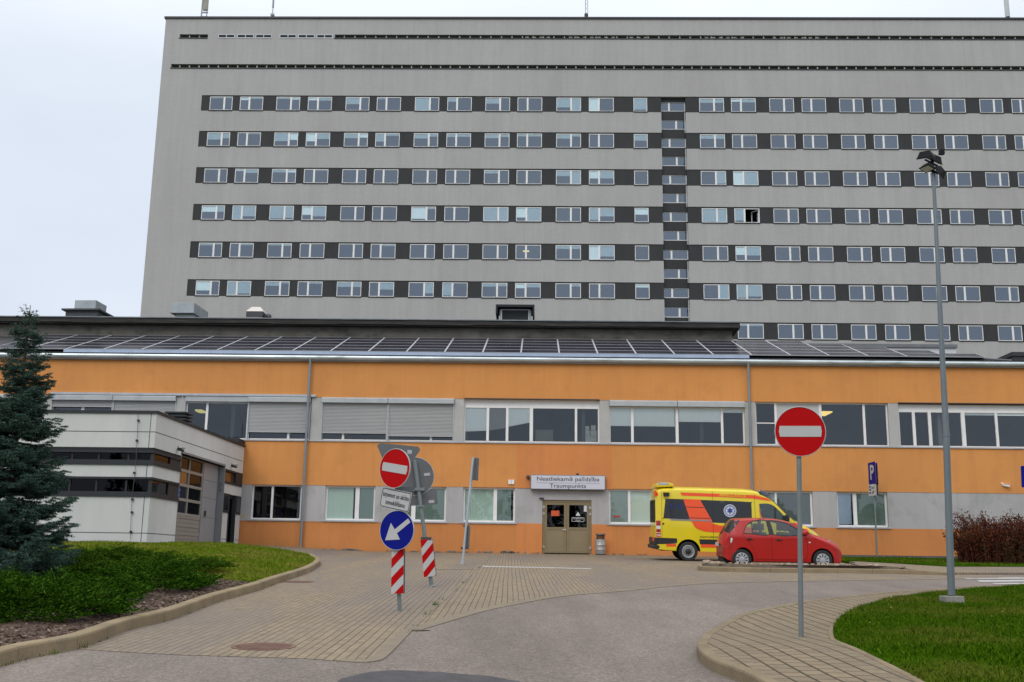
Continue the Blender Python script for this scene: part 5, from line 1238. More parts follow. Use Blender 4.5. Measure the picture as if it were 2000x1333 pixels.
bs = P(2, 1128, 18.2); bs.z = H(bs.x, bs.y)+.15
spruce(bs, (P(14, 588, 18.2).z-bs.z), .90, 'blue-green spruce tree at the left edge in front of the garage')
# juniper mats
JUN = leafmat('juniper shoots', (.005, .020, .001), (.018, .058, .003), (.075, .155, .014), .6)
JUN2 = leafmat('lighter juniper shoots', (.008, .026, .001), (.028, .074, .004), (.10, .165, .02), .6)
def juniper(cx, cy, rx, ry, hgt, label, seed, mat=JUN, dens=1.0):
    rs = np.random.default_rng(seed); z0_ = H(cx, cy)+mound(cx, cy)-.02
    t = thing('juniper_shrub', label, 'shrub', (cx, cy, z0_), 0, 'spreading junipers in the kerbside bed'); t.rotation_euler = (math.atan(.04), 0, 0)
    n_ = int(430*rx*ry*dens); hgt *= 1.25; B, Tp = [], []
    for i in range(n_):
        r = math.sqrt(rs.uniform(0, 1)); a = rs.uniform(0, 6.283); lob = 1+.16*math.sin(3*a+seed)+.10*math.sin(7*a+seed*2)
        x, y = rx*r*lob*math.cos(a), ry*r*lob*math.sin(a); top = hgt*(1-r**2.2)*(.72+.55*math.sin(x*5.3+seed)*math.sin(y*4.1+seed))
        z = max(.02, top*rs.uniform(.35, 1)); az = a+rs.normal(0, .7); el = rs.uniform(.04, .52)*(1-.4*r)
        L_ = rs.uniform(.28, .60); d = np.array([math.cos(az)*math.cos(el), math.sin(az)*math.cos(el), math.sin(el)])
        p = np.array([x, y, z]); e = p+d*L_; e[2] -= .03*L_*rs.uniform(0, 2); B.append(p); Tp.append(e)
        sd_ = np.cross(d, [0, 0, 1]); sd_ /= np.linalg.norm(sd_)+1e-6
        for g in (.2, .34, .48, .62, .76, .88):
            for sg in (-1, 1):
                q = p+(e-p)*g; B.append(q); Tp.append(q+(d*.8+sd_*sg*.55+np.array([0, 0, rs.uniform(-.1, .3)]))*L_*(.38*(1-g)+.12))
    T = needles(np.array(B), np.array(Tp), 58, .044, .014, .34, rs)
    tris_mesh('foliage', T, mat, t)
    st = MB()
    for i in range(14): a = rs.uniform(0, 6.283); st.cyl((0, 0, 0), (rx*.7*math.cos(a), ry*.7*math.sin(a), hgt*.3), .012, .005, 5)
    st.build('stems', M('juniper wood', (.06, .04, .03), .9), t)
    return t
def at_bed(px, py): return grd(px, py)
for px, py, rx, ry, hg, lab, sd_, mt in (
  (62, 1226, .78, .95, .36, 'large dark green spreading juniper nearest the kerb at the lower left', 1, JUN),
  (-60, 1215, .8, 1.3, .40, 'dark green juniper cut off by the left edge at the bottom', 2, JUN),
  (178, 1190, .45, .85, .26, 'low dark juniper whose tip reaches toward the kerb, right of the largest one', 3, JUN),
  (285, 1166, .80, 1.1, .28, 'mid green juniper in the middle of the bed beside the bark mulch', 4, JUN),
  (150, 1152, 1.1, 1.3, .26, 'mid green juniper spreading under the spruce tree', 5, JUN2),
  (345, 1132, .78, .9, .13, 'flat light green juniper at the far end of the bark bed', 6, JUN2),
  (200, 1126, 1.0, 1.1, .13, 'yellowish green juniper along the edge of the lawn', 7, JUN2)):
    x, y = grd(px, py); juniper(x, y, rx, ry, hg, lab, sd_, mt)
# reddish shrubs
def bush(base, rx, ry, hgt, label, cat, nst, mats, seed, leaf=.05, name='barberry_shrub', lpm=60, up=.30):
    rs = np.random.default_rng(seed); t = thing(name, label, cat, base, 0); T = []; st = MB()
    for i in range(nst):
        a = rs.uniform(0, 6.283); r = math.sqrt(rs.uniform()); q = np.array([rx*.75*r*math.cos(a), ry*.75*r*math.sin(a), 0]); hh = hgt*rs.uniform(up, 1.0)**.8*(1-.3*r*rs.uniform())
        e = np.array([rx*r*math.cos(a)*1.05, ry*r*math.sin(a)*1.05, hh]); m = 6; pts = []
        for k in range(m+1):
            s = k/m; pts.append(q+(e-q)*np.array([s**1.5, s**1.5, s**.75])+np.array([0, 0, .0]) + np.array([math.cos(a), math.sin(a), -.6])*.14*max(0, s-.75)*hgt*rs.uniform(.3, 1.4))
        for a_, b_ in zip(pts[::2], pts[2::2]): st.cyl(a_, b_, .008, .005, 4, cap=False)
        for a_, b_ in zip(pts, pts[1:]):
            n_ = max(2, int(np.linalg.norm(b_-a_)*lpm))
            for j in range(n_):
                p = a_+(b_-a_)*rs.uniform()+rs.normal(0, .05, 3); d = rs.normal(size=3); d /= np.linalg.norm(d); s = np.cross(d, rs.normal(size=3)); s /= np.linalg.norm(s); l_ = leaf*rs.uniform(.6, 1.3)
                T.append([p-s*l_*.32, p+s*l_*.32, p+d*l_]); T.append([p-s*l_*.32, p+d*l_, p+d*l_*.6-s*l_*.5])
    st.build('stems', M('shrub twig', (.05, .03, .025), .9), t); tris_mesh('foliage', np.array(T), mats, t); return t
REDLEAF = leafmat('dark red leaves', (.050, .010, .008), (.105, .020, .014), (.17, .055, .022), .6, patch=(.08, .05, .012), pscale=1.1)
q = grd(1938, 1106); bush((q[0]+.45, q[1]+1.0, H(q[0], q[1])+.05), 1.5, 1.1, 2.0, 'wide dark red barberry bush against the orange wall behind the lamp mast', 'shrub', 380, REDLEAF, 5, .055, lpm=42)
q = grd(2030, 1107); bush((q[0]+.2, q[1]+1.0, H(q[0], q[1])+.05), 1.3, 1.0, 2.0, 'dark red barberry bush cut off by the right edge', 'shrub', 300, REDLEAF, 8, .06, lpm=48)
REDLEAF2 = leafmat('bright red leaves', (.10, .016, .012), (.20, .03, .02), (.28, .08, .03), .6)
q = P(97, 1078, 20.6); bush((q.x, q.y, H(q.x, q.y)+.12), .36, .3, .36, 'small bright red barberry peeping out behind the spruce', 'shrub', 90, REDLEAF2, 9, .035, lpm=60)
# grass blades
def blades(name, poly, n_, hgt, mat, off, label, seed, wd=.006, thin=None, keep=None):
    rs = np.random.default_rng(seed); xs = [p[0] for p in poly]; ys = [p[1] for p in poly]; P_ = []
    pts = np.stack([rs.uniform(min(xs), max(xs), n_*6), rs.uniform(min(ys), max(ys), n_*6)], 1)
    for x, y in pts:
        if len(P_) >= n_: break
        if (thin is None or rs.uniform() < thin(x, y)) and inside(poly, x, y): P_.append((x, y, H(x, y)+(off(x, y) if callable(off) else off)))
    p = np.array(P_); m = len(p); a = rs.uniform(0, 6.283, m); s = np.stack([np.cos(a), np.sin(a), np.zeros(m)], 1)
    patch = .75+.35*np.sin(p[:, 0]*2.3+seed)*np.sin(p[:, 1]*1.7)+rs.normal(0, .12, m)
    ln = np.stack([rs.normal(0, .55, m), rs.normal(0, .55, m), np.ones(m)], 1); h_ = hgt*rs.uniform(.55, 1.25, m)*np.clip(patch, .45, 1.3)
    w_ = wd*rs.uniform(.7, 1.4, m)[:, None]
    T = np.stack([p-s*w_, p+s*w_, p+ln*h_[:, None]], 1)
    return tag(tris_mesh(name, T, mat), label, 'grass', kind='stuff')
GRASS = leafmat('grass blades', (.070, .120, .006), (.130, .188, .010), (.20, .235, .025), .6, patch=(.26, .215, .05), pscale=.9)
GRASS2 = leafmat('dense grass blades', (.022, .062, .0015), (.044, .102, .003), (.085, .145, .007), .6, patch=(.105, .125, .015), pscale=.8)
cx0 = grd(1640, 1290)
def thin2(x, y):     # worn brown corner beside the footway
    d = math.hypot((x-cx0[0]-.1)/1.2, (y-cx0[1])/2.0); return 0 if (x > .49*y+2.5 or y > 27) else min(1, .12+d*.9)
nearl = [p for p in lawn2]
blades('grass', lawn2, 150000, .055, GRASS2, lambda x, y: lawn2_off(x, y)-.003, 'short green grass of the lawn in the lower right corner', 11, .007, thin2)
visl = [p for p in lawnpoly if p[0] > -18]
visl = [p for p in KLi[k_m-1:]]+top_edge+[(-17, 34.45), (-17, 19.6), (-12, 19.8), (-9, 20.1), (-6.6, 21.6)]
blades('grass', visl, 110000, .075, GRASS, .115, 'green and yellowish grass of the lawn in front of the garage', 12, .011)
blades('grass', strip, 16000, .07, GRASS2, .08, 'narrow strip of grass along the orange wall at the right', 13, .012)
# tufts in the joint of the paving, weeds along the kerb foot
T = []; rs = np.random.default_rng(4)
def tuft(x, y, n_, h_, sp):
    z = H(x, y)
    for _ in range(n_):
        a = rs.uniform(0, 6.283); p = np.array([x+rs.normal(0, sp), y+rs.normal(0, sp*2), z]); s = np.array([math.cos(a), math.sin(a), 0])*.005
        T.append([p-s, p+s, p+np.array([rs.normal(0, .35), rs.normal(0, .35), 1])*h_*rs.uniform(.5, 1.3)])
for x, y in div:
    for _ in range(4): tuft(x-.03+rs.normal(0, .012), y+rs.uniform(-.6, .6), 2, .022, .014)
for px, py, n_ in ((850, 1183, 30), (833, 1202, 8), (863, 1172, 8), (905, 1140, 10), (935, 1110, 8), (162, 1266, 12), (103, 1278, 10)): x, y = grd(px, py); tuft(x, y, n_, .07, .025)
for i in range(0, len(KL), 1):
    if rs.uniform() < .5: tuft(KL[i][0]+.02, KL[i][1], 4, .03, .02)
tag(tris_mesh('weeds', np.array(T), GRASS2), 'thin weeds growing in the paving joints and along the kerb', 'weeds', kind='stuff')
# bark chips, fallen leaves, cobbles
def chips(name, poly, n_, s0, mat, off, label, seed, thick=.4):
    rs = np.random.default_rng(seed); xs = [p[0] for p in poly]; ys = [p[1] for p in poly]; mb = MB(); k = 0
    while k < n_:
        x, y = rs.uniform(min(xs), max(xs)), rs.uniform(min(ys), max(ys))
        if not inside(poly, x, y): continue
        k += 1; z = H(x, y)+(off(x, y) if callable(off) else off); s = s0*rs.uniform(.5, 1.5); a = rs.uniform(0, 3.14); b_ = rs.uniform(.3, .8); u_ = np.array([math.cos(a), math.sin(a), rs.normal(0, .3)])*s; v_ = np.array([-math.sin(a), math.cos(a), rs.normal(0, .3)])*s*b_; p = np.array([x, y, z]); w_ = np.array([0, 0, s*thick])
        q4 = [p-u_-v_, p+u_-v_, p+u_+v_, p-u_+v_]; mb.add(q4+[q+w_ for q in q4], [(4, 5, 6, 7), (0, 1, 5, 4), (1, 2, 6, 5), (2, 3, 7, 6), (3, 0, 4, 7)])
    return tag(mb.build(name, mat), label, name.replace('_', ' '), kind='stuff')
CHIP = leafmat('bark chips', (.05, .03, .022), (.11, .075, .055), (.26, .21, .17), .85)
vis = [p for p in KLi[:k_m] if p[1] < 22]+[(-6.6, 22.0), (-9, 20.6), (-9, 11)]
chips('bark_chips', vis, 9000, .017, CHIP, mound, 'loose brown bark chips covering the kerbside bed', 21)
LEAFY = leafmat('fallen leaves', (.22, .12, .03), (.30, .20, .06), (.16, .08, .03), .7)
chips('fallen_leaves', lawn2, 110, .018, LEAFY, lambda x, y: lawn2_off(x, y)+.03, 'scattered fallen leaves on the lower right lawn', 22, .1)
COB = leafmat('cobbles', (.13, .11, .09), (.27, .185, .125), (.40, .33, .26), .8)
def cobbles():
    rs = np.random.default_rng(31); mb = MB(); y = min(p[1] for p in islpoly)+.08
    while y < max(p[1] for p in islpoly):
        x = min(p[0] for p in islpoly)+rs.uniform(0, .1)
        while x < max(p[0] for p in islpoly):
            s = rs.uniform(.055, .095)
            if inside(islpoly, x, y):
                z = H(x, y)+isl_off(x, y)-.01; n_ = 8; rot = rs.uniform(0, 6.28); el = rs.uniform(.7, 1.1)
                rings = [(1, 0), (.92, .5), (.55, .85), (.0, .95)]
                vs = [(x+s*r_*math.cos(rot+6.283*i/n_)*(1+.12*math.sin(3*i+rot)), y+s*el*r_*math.sin(rot+6.283*i/n_), z+s*.75*h_) for r_, h_ in rings[:3] for i in range(n_)]+[(x, y, z+s*.72)]
                fs = [(k*n_+i, k*n_+(i+1) % n_, (k+1)*n_+(i+1) % n_, (k+1)*n_+i) for k in range(2) for i in range(n_)]+[(2*n_+i, 2*n_+(i+1) % n_, 3*n_) for i in range(n_)]
                mb.add(vs, fs)
            x += s*2.1+rs.uniform(0, .03)
        y += .155
    return tag(mb.build('cobblestones', COB, smooth=True), 'bed of mixed brown and grey cobbles in front of the red car', 'cobblestones', kind='stuff')
cobbles()

# a belt of trees on the far side of the road, behind the photographer: it shows only as reflections in the glass
def woodland():
    rs = np.random.default_rng(77); T = []
    for i in range(46):
        x = rs.uniform(-75, 75); y = rs.uniform(-62, -34); h = rs.uniform(8, 14) if i % 4 else rs.uniform(14, 19); con = i % 3 == 0; r0 = rs.uniform(2.2, 3.6) if not con else rs.uniform(1.8, 2.6)
        for k in range(420):
            t_ = rs.uniform(.08, 1); a = rs.uniform(0, 6.283); rr = r0*((1-t_)+.04 if con else math.sin(math.pi*min(1, .12+t_*.88))**.6)*rs.uniform(.55, 1.05)
            p = np.array([x+rr*math.cos(a), y+rr*math.sin(a), -2+h*t_]); u_ = rs.normal(size=3); u_ *= .45/np.linalg.norm(u_); v_ = np.cross(u_, rs.normal(size=3)); v_ *= .45/(np.linalg.norm(v_)+1e-6)
            T.append([p-u_, p+u_, p+v_])
    return tag(tris_mesh('woodland', np.array(T), leafmat('woodland leaves', (.012, .022, .008), (.022, .035, .012), (.035, .045, .015))), 'dark belt of trees across the road, seen only as reflections in windows', 'woodland', kind='stuff')
woodland()
# ------------------------------------------------------------------ vehicles (x forward, y to the far side, z up; analytic body surface)
def interp(pts):
    xs = np.array([p[0] for p in pts], float); ys = np.array([p[1] for p in pts], float)
    X = np.linspace(xs[0], xs[-1], 600); Y = np.interp(X, xs, ys); k = np.ones(13)/13
    Yp = np.concatenate([[2*Y[0]-Y[6-i] if False else Y[0] for i in range(6)], Y, [Y[-1]]*6]); Ys = np.convolve(Yp, k, 'valid')
    return lambda x: float(np.interp(x, X, Ys))
class Car:
    def __init__(s, top, bot, W, belt, tumble, r, arches, arch_r, L, low=.35):
        s.top, s.bot, s.W, s.belt, s.tum, s.r, s.arches, s.ar, s.L, s.low = top, bot, W, belt, tumble, r, arches, arch_r, L, low; s.bow = 0
    def df(s, v):      # the tail bows outwards in plan
        if not s.bow or v[0] > .9: return v
        return (v[0]+s.bow*min(1.1, abs(v[1])/.8)**2.2*(1-ss(v[0]/.9)), v[1], v[2])
    def w(s, x, z):
        T = s.top(x); b = s.W(x); r = min(s.r(x), T-.2)
        if z < s.low: b *= 1-.09*((s.low-z)/s.low)**2
        if z > s.belt: b -= s.tum*(z-s.belt)**1.15
        q = (z-(T-r))/r
        if q > 0: b *= math.sqrt(max(0, 1-min(1, q)**2.3))
        return max(b, 0)
    def bottom(s, x):
        b = s.bot(x)
        for c, zc in s.arches:
            if abs(x-c) < s.ar: b = max(b, zc+math.sqrt(s.ar**2-(x-c)**2))
        return b
    def body(s, name, mats, parent, matf=None, step=.05, holes=()):
        xs = list(np.arange(0, s.L+.001, step))
        for c, _ in s.arches:
            xs += [c-s.ar+1e-3, c+s.ar-1e-3, c-s.ar-1e-3, c+s.ar+1e-3]+[c+s.ar*math.sin(t) for t in np.linspace(-1.5, 1.5, 17)]
        xs += [s.L*.004, s.L*.012, s.L*.988, s.L*.996]
        xs = sorted(set(round(float(x), 4) for x in xs if 0 <= x <= s.L)); nl, nr = 12, 9; mb = MB(); rows = []
        for x in xs:
            T, B = s.top(x), s.bottom(x); r = min(s.r(x), T-.2); zs = list(np.linspace(B, max(T-r, B+.01), nl))+[max(T-r, B+.01)+(T-max(T-r, B+.01))*math.sin(t) for t in np.linspace(0, math.pi/2, nr+1)[1:]]
            rows.append([(x, -s.w(x, z), z) for z in zs]+[(x, s.w(x, z), z) for z in reversed(zs[:-1])])
        n_ = len(rows[0]); vs = [v for r in rows for v in r]; fs = []; mi = []
        for i in range(len(rows)-1):
            for j in range(n_):
                a, b, c, d = i*n_+j, i*n_+(j+1) % n_, (i+1)*n_+(j+1) % n_, (i+1)*n_+j
                fs.append((a, b, c, d)); zc = sum(vs[k][2] for k in (a, b, c, d))/4; jj = min(j, n_-2-j)
                mi.append(matf((xs[i]+xs[i+1])/2, zc, jj >= nl-1 and j != n_-1, vs[a][1]) if matf and j != n_-1 else (1 if j == n_-1 else 0))
        fs.append(tuple(range(n_))); mi.append(0); fs.append(tuple(range(len(vs)-1, len(vs)-n_-1, -1))); mi.append(0)
        if holes:      # replace the plain flanks by sheets with real window openings, lined inside
            keep = [k for k, f in enumerate(fs) if not (k < (len(rows)-1)*n_ and (k % n_ < nl-1 or n_-2-nl < k % n_ < n_-1 and k % n_ >= n_-1-(nl-1)))]
            fs = [fs[k] for k in keep]; mi = [mi[k] for k in keep]
            lo = [(x, s.bottom(x)) for x in xs]; hi = [(x, max(s.top(x)-min(s.r(x), s.top(x)-.2), s.bottom(x)+.01)) for x in reversed(xs)]
            for sd in (-1, 1):
                for off, m_ in ((0, 0), (-.03, len(mats)-1)):
                    b_ = s.bow; s.bow = 0; bm = s.sheet_bm(lo+hi, off, sd, .05, holes); s.bow = b_; o_ = len(vs); bm.verts.index_update()
                    vs += [tuple(v.co) for v in bm.verts]; fs += [tuple(v.index+o_ for v in f.verts) for f in bm.faces]; mi += [m_]*len(bm.faces); bm.free()
        me = bpy.data.meshes.new(name); me.from_pydata([s.df(v) for v in vs], [], fs)
        for m in mats: me.materials.append(m)
        me.polygons.foreach_set('material_index', mi)
        return fin(name, me, parent, smooth=True, recalc=not holes)
    def sheet_bm(s, poly, off, side, cell, holes=()):
        bm = bmesh.new(); es = []
        for lp in (poly, *holes):
            vs = [bm.verts.new((x, 0, z)) for x, z in lp]; es += [bm.edges.new((vs[i], vs[(i+1) % len(vs)])) for i in range(len(vs))]
        bmesh.ops.triangle_fill(bm, use_beauty=True, edges=es)
        for ax in (0, 2):
            lo = min(v.co[ax] for v in bm.verts); hi = max(v.co[ax] for v in bm.verts); k = math.floor(lo/cell)+1
            while k*cell < hi:
                c = Vector((0, 0, 0)); c[ax] = k*cell; nn = Vector((0, 0, 0)); nn[ax] = 1
                bmesh.ops.bisect_plane(bm, geom=bm.verts[:]+bm.edges[:]+bm.faces[:], plane_co=c, plane_no=nn); k += 1
        for v in bm.verts: v.co.y = side*(s.w(v.co.x, v.co.z)+off)
        for v in bm.verts: v.co = s.df(tuple(v.co))
        bmesh.ops.recalc_face_normals(bm, faces=bm.faces)
        if bm.faces and sum(f.normal.y for f in bm.faces)*side < 0: bmesh.ops.reverse_faces(bm, faces=bm.faces)
        return bm
    def panel(s, name, poly, mat, parent, off=.004, side=-1, cell=.08, holes=()):
        """a sheet that follows the body side; poly in (x, z)"""
        bm = s.sheet_bm(poly, off, side, cell, holes)
        me = bpy.data.meshes.new(name); bm.to_mesh(me); bm.free(); me.materials.append(mat)
        o = fin(name, me, parent, recalc=False); me.polygons.foreach_set('use_smooth', [True]*len(me.polygons)); return o
def ring_poly(poly, d):     # shrink a convex-ish polygon toward its centroid-normal
    n_ = len(poly); out = []; A = sum(poly[i][0]*poly[(i+1) % n_][1]-poly[(i+1) % n_][0]*poly[i][1] for i in range(n_)); sg = 1 if A > 0 else -1
    for i in range(n_):
        p0, p1, p2 = Vector(poly[i-1]), Vector(poly[i]), Vector(poly[(i+1) % n_]); a = (p1-p0).normalized(); b = (p2-p1).normalized()
        n1 = Vector((-a.y, a.x))*sg; n2 = Vector((-b.y, b.x))*sg; m = (n1+n2).normalized(); k = d/max(.35, m.dot(n1)); out.append(tuple(p1+m*k))
    return out
def rnd(poly, n_=4): 
    s = smoothline(list(poly)+[poly[0]], n_)[:-1]; return s
TYRE = M('tyre rubber', (.018, .018, .019), .8, .2, 8); BLACKP = M('black plastic', (.014, .014, .015), .55, .15, 6); UNDER = M('underbody', (.006, .006, .006), .95)
def wheel(parent, x, y, z, R, wd, side, hubmat, kind):
    mb = MB(); s = side
    mb.lathe_y([(R*.62, -s*wd*.5), (R*.70, -s*wd*.52), (R*.93, -s*wd*.50), (R*.985, -s*wd*.40), (R, -s*wd*.2), (R, s*wd*.2), (R*.985, s*wd*.4), (R*.9, s*wd*.5), (R*.6, s*wd*.5)], 40)
    w_ = mb.build('wheel', TYRE, parent, smooth=True, loc=(x, y, z))
    mb = MB(); f = -s*wd*.5
    if kind == 'cover':      # ten-slot wheel cover
        mb.lathe_y([(R*.655, f*1.02), (R*.63, f*1.06), (R*.60, f*1.0)], 40, 0)
        mb.lathe_y([(R*.60, f*.82), (0, f*.82)], 40, 1)
        mb.lathe_y([(R*.24, f*.80), (R*.24, f*1.04), (R*.18, f*1.08), (0, f*1.08)], 30, 0)
        for k in range(10):
            a = k*math.pi/5; ca, sa = math.cos(a), math.sin(a); q = []
            for r_, h_ in ((R*.2, R*.065), (R*.42, R*.075), (R*.62, R*.15)):
                q += [(ca*r_-sa*h_, sa*r_+ca*h_), (ca*r_+sa*h_, sa*r_-ca*h_)]
            mb.add([(q[i][0], f*(1.02 if i < 4 else 1.0), q[i][1]) for i in range(6)], [(0, 1, 3, 2), (2, 3, 5, 4)], 0)
    else:                    # van steel rim with vents and ring
        mb.lathe_y([(R*.66, f*1.0), (R*.63, f*1.04), (R*.57, f*.8), (R*.53, f*.72)], 40, 0)
        mb.lathe_y([(R*.53, f*.70), (R*.33, f*.95), (R*.30, f*.96)], 40, 1)
        mb.lathe_y([(R*.30, f*.96), (R*.26, f*1.06), (0, f*1.08)], 30, 2)
        for k in range(14):
            a = k*2*math.pi/14; c_ = (R*.45*math.cos(a), f*.86, R*.45*math.sin(a)); mb.lathe_y([(R*.040, -.003*s), (0, -.004*s)], 10, 0, c_)
        mb.lathe_y([(R*.585, f*.93), (R*.55, f*.95), (R*.545, f*.9)], 40, 0)
    mb.build('rim', hubmat, w_, smooth=True)
    return w_
CARGLASS = glass('car glass', (.66, .74, .72), .03, .01)
DGLASS = M('black van glass', (.010, .011, .012), .06, .1, spec=.6)
SEAMK = M('door gap', (.02, .006, .006), .9)
# ---- red hatchback
RP = M('red car paint', (.42, .010, .007), .3, .04, 1.5, spec=.4, coat=.35)
cb = P(1396, 1110.5, 33.1); xr = P(1451, 1104.5, 33.0).x-.60
carY = 33.05
car = thing('red_hatchback', 'small red five-door hatchback parked behind the cobble bed, in front of the ambulance', 'car', (xr, carY+.80, H(xr+1.8, carY+.8)-.003), YAW)
car.rotation_euler = (math.atan(.04), 0, YAW)
XR, XF, RW_ = .60, 3.03, .295
topf = interp([(0, .70), (.03, .86), (.09, 1.02), (.16, 1.14), (.26, 1.31), (.36, 1.445), (.44, 1.497), (.6, 1.515), (1.0, 1.535), (1.4, 1.54), (1.7, 1.522), (2.0, 1.475), (2.25, 1.395), (2.5, 1.27), (2.72, 1.135), (2.85, 1.07), (3.05, 1.02), (3.25, .965), (3.42, .90), (3.56, .81), (3.66, .69), (3.72, .56)])
botf = interp([(0, .36), (.08, .27), (.25, .2), (3.4, .2), (3.6, .22), (3.68, .27), (3.72, .33)])
Wf = interp([(0, .58), (.05, .68), (.15, .755), (.35, .80), (.6, .822), (1.0, .826), (2.6, .826), (3.0, .815), (3.25, .79), (3.45, .735), (3.58, .66), (3.66, .58), (3.72, .44)])
rf = interp([(0, .1), (.2, .10), (.4, .07), (2.3, .07), (2.9, .14), (3.4, .22), (3.72, .2)])
C1 = Car(topf, botf, Wf, .96, .36, rf, [(XR, RW_), (XF, RW_)], .352, 3.72)
C1.bow = .13
def mf1(x, z, cap, y):
    if cap and (2.08 < x < 2.83 and z > 1.06 or .10 < x < .42 and z > 1.07): return 2
    return 0
q1 = [(.66, 1.075), (.70, 1.18), (.78, 1.30), (.90, 1.385), (1.05, 1.435), (1.365, 1.455), (1.44, 1.045), (.95, 1.06)]
q2 = [(1.50, 1.455), (1.75, 1.435), (1.98, 1.375), (2.2, 1.265), (2.40, 1.125), (2.46, 1.055), (2.42, 1.035), (1.59, 1.04)]
r1, r2 = rnd(q1, 3), rnd(q2, 3)
body = C1.body('body', [RP, UNDER, M('windscreen black', (.012, .014, .016), .12, spec=.4), M('car lining', (.02, .02, .022), .9)], car, mf1, holes=[r1, r2])
for i, rp_ in enumerate((r1, r2)):
    for sd_ in (-1, 1):
        outer = ring_poly(rp_, -.022); C1.panel('window_seal', outer, BLACKP, body, .004, sd_, .1, holes=[ring_poly(rp_, .006)])
        C1.panel('side_window', ring_poly(rp_, .004), CARGLASS, car, -.004, sd_, .1)
C1.panel('window_pillar', [(.925, 1.05), (.96, 1.05), (.955, 1.40), (.925, 1.39)], BLACKP, car, .003, -1)
C1.panel('door_pillar', [(1.44, 1.03), (1.59, 1.03), (1.50, 1.465), (1.37, 1.465)], BLACKP, car, .003, -1)
# doors: gap lines and handles
def seam(lines, wd=.008):
    mb = MB()
    for ln in lines:
        for (x0, z0), (x1, z1) in zip(ln, ln[1:]):
            d = Vector((x1-x0, z1-z0)).normalized(); n2 = Vector((-d.y, d.x))*wd/2; k = max(1, int(math.hypot(x1-x0, z1-z0)/.05))
            for j in range(k):
                a = (x0+(x1-x0)*j/k, z0+(z1-z0)*j/k); b = (x0+(x1-x0)*(j+1)/k, z0+(z1-z0)*(j+1)/k)
                mb.quad(*[(p[0]+s_*n2.x, -(C1.w(p[0]+s_*n2.x, p[1]+s_*n2.y)+.002), p[1]+s_*n2.y) for p, s_ in ((a, -1), (b, -1), (b, 1), (a, 1))])
    return mb
for nm, ln in (('rear_door_gap', [[(.63, 1.08), (.66, .98), (.80, .86), (.93, .66), (1.0, .45), (1.03, .30)], [(1.51, 1.02), (1.515, .30)], [(1.03, .295), (1.515, .29)]]), ('front_door_gap', [[(2.50, 1.04), (2.58, .85), (2.58, .45), (2.52, .30)], [(1.52, .29), (2.52, .295)]])):
    seam(ln).build(nm, SEAMK, car)
for x_, z_ in ((.84, .895), (1.735, .88)):
    mb = MB(); y_ = -C1.w(x_, z_); mb.box(x_-.085, x_+.085, y_-.035, y_-.008, z_-.016, z_+.016); mb.box(x_-.03, x_+.03, y_-.012, y_+.02, z_+.016, z_+.036); mb.build('door_handle', BLACKP, car, bevel=.008)
C1.panel('side_marker', [(2.615, .80), (2.68, .80), (2.68, .835), (2.62, .835)], M('clear lamp', (.7, .7, .68), .15), car, .006)
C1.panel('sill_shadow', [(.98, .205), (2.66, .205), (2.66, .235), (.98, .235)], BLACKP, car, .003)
C1.panel('headlight', rnd([(3.10, .965), (3.22, .965), (3.40, .89), (3.54, .79), (3.42, .80), (3.22, .885)], 3), M('headlight glass', (.34, .38, .44), .08, .3, 20, spec=.8), car, .006)
C1.panel('tail_light', rnd([(.16, .98), (.24, .96), (.25, .82), (.20, .70), (.13, .68), (.14, .84)], 3), M('tail lamp red', (.32, .03, .03), .15, .1, spec=.7), car, .008)
C1.panel('tail_light', rnd([(.175, .92), (.225, .92), (.225, .85), (.185, .78), (.165, .78)], 2), M('clear lamp', (.7, .7, .68), .15), car, .012)
C1.panel('bumper_gap', [(.02, .60), (.28, .63), (.28, .636), (.02, .608)], SEAMK, car, .003); C1.panel('bumper_gap', [(3.36, .62), (3.66, .56), (3.66, .566), (3.36, .627)], SEAMK, car, .003)
mb = MB(); mb.box(-.022, .0, -.26, .26, .66, .77); mb.build('number_plate', M('plate white', (.5, .5, .5), .5), car)
C1.panel('rear_window', [(.11, 1.09), (.17, 1.085), (.56, 1.455), (.44, 1.475), (.36, 1.40), (.24, 1.25)], M('windscreen black', (.012, .014, .016), .12, spec=.4), car, .012)
mb = MB(); mb.prism([(2.44, 1.03), (2.62, 1.06), (2.60, 1.16), (2.50, 1.17), (2.43, 1.12)], -.98, -.86); mb.build('wing_mirror', RP, car, bevel=.03, smooth=True)
mb = MB(); mb.cyl((2.46, -.87, 1.08), (2.46, -.76, 1.06), .02, n=8); mb.build('mirror_stalk', BLACKP, car)
COVER = [M('wheel cover silver', (.52, .53, .55), .35, .05, metal=.5), BLACKP]
for x_ in (XR, XF): wheel(car, x_, -.735, RW_, RW_, .185, 1, COVER, 'cover'); wheel(car, x_, .735, RW_, RW_, .185, -1, COVER, 'cover')
mb = MB(); mb.box(.12, 3.6, -.62, .62, .2, .24); mb.box(XR-.5, XR+.5, -.5, .5, .2, .75); mb.box(XF-.45, XF+.45, -.5, .5, .2, .75); mb.build('underbody', UNDER, car)
SEAT = M('seat fabric', (.035, .036, .04), .9)
for x_ in (1.28, 2.02):
    for y_ in (-.38, .38):
        mb = MB(); mb.box(x_-.07, x_+.07, y_-.13, y_+.13, 1.15, 1.36); mb.box(x_-.06, x_+.12, y_-.22, y_+.22, .8, 1.10); mb.cyl((x_, y_-.06, 1.1), (x_, y_-.06, 1.2), .012, n=6); mb.build('seat', SEAT, car, bevel=.04)
mb = MB(); mb.lathe_y([(.17, -.012), (.185, 0), (.17, .012), (.155, 0), (.17, -.012)], 24); o = mb.build('steering_wheel', BLACKP, car, smooth=True); o.matrix_local = Matrix.Translation((2.2, -.36, 1.08)) @ Matrix.Rotation(rad(65), 4, 'Z')
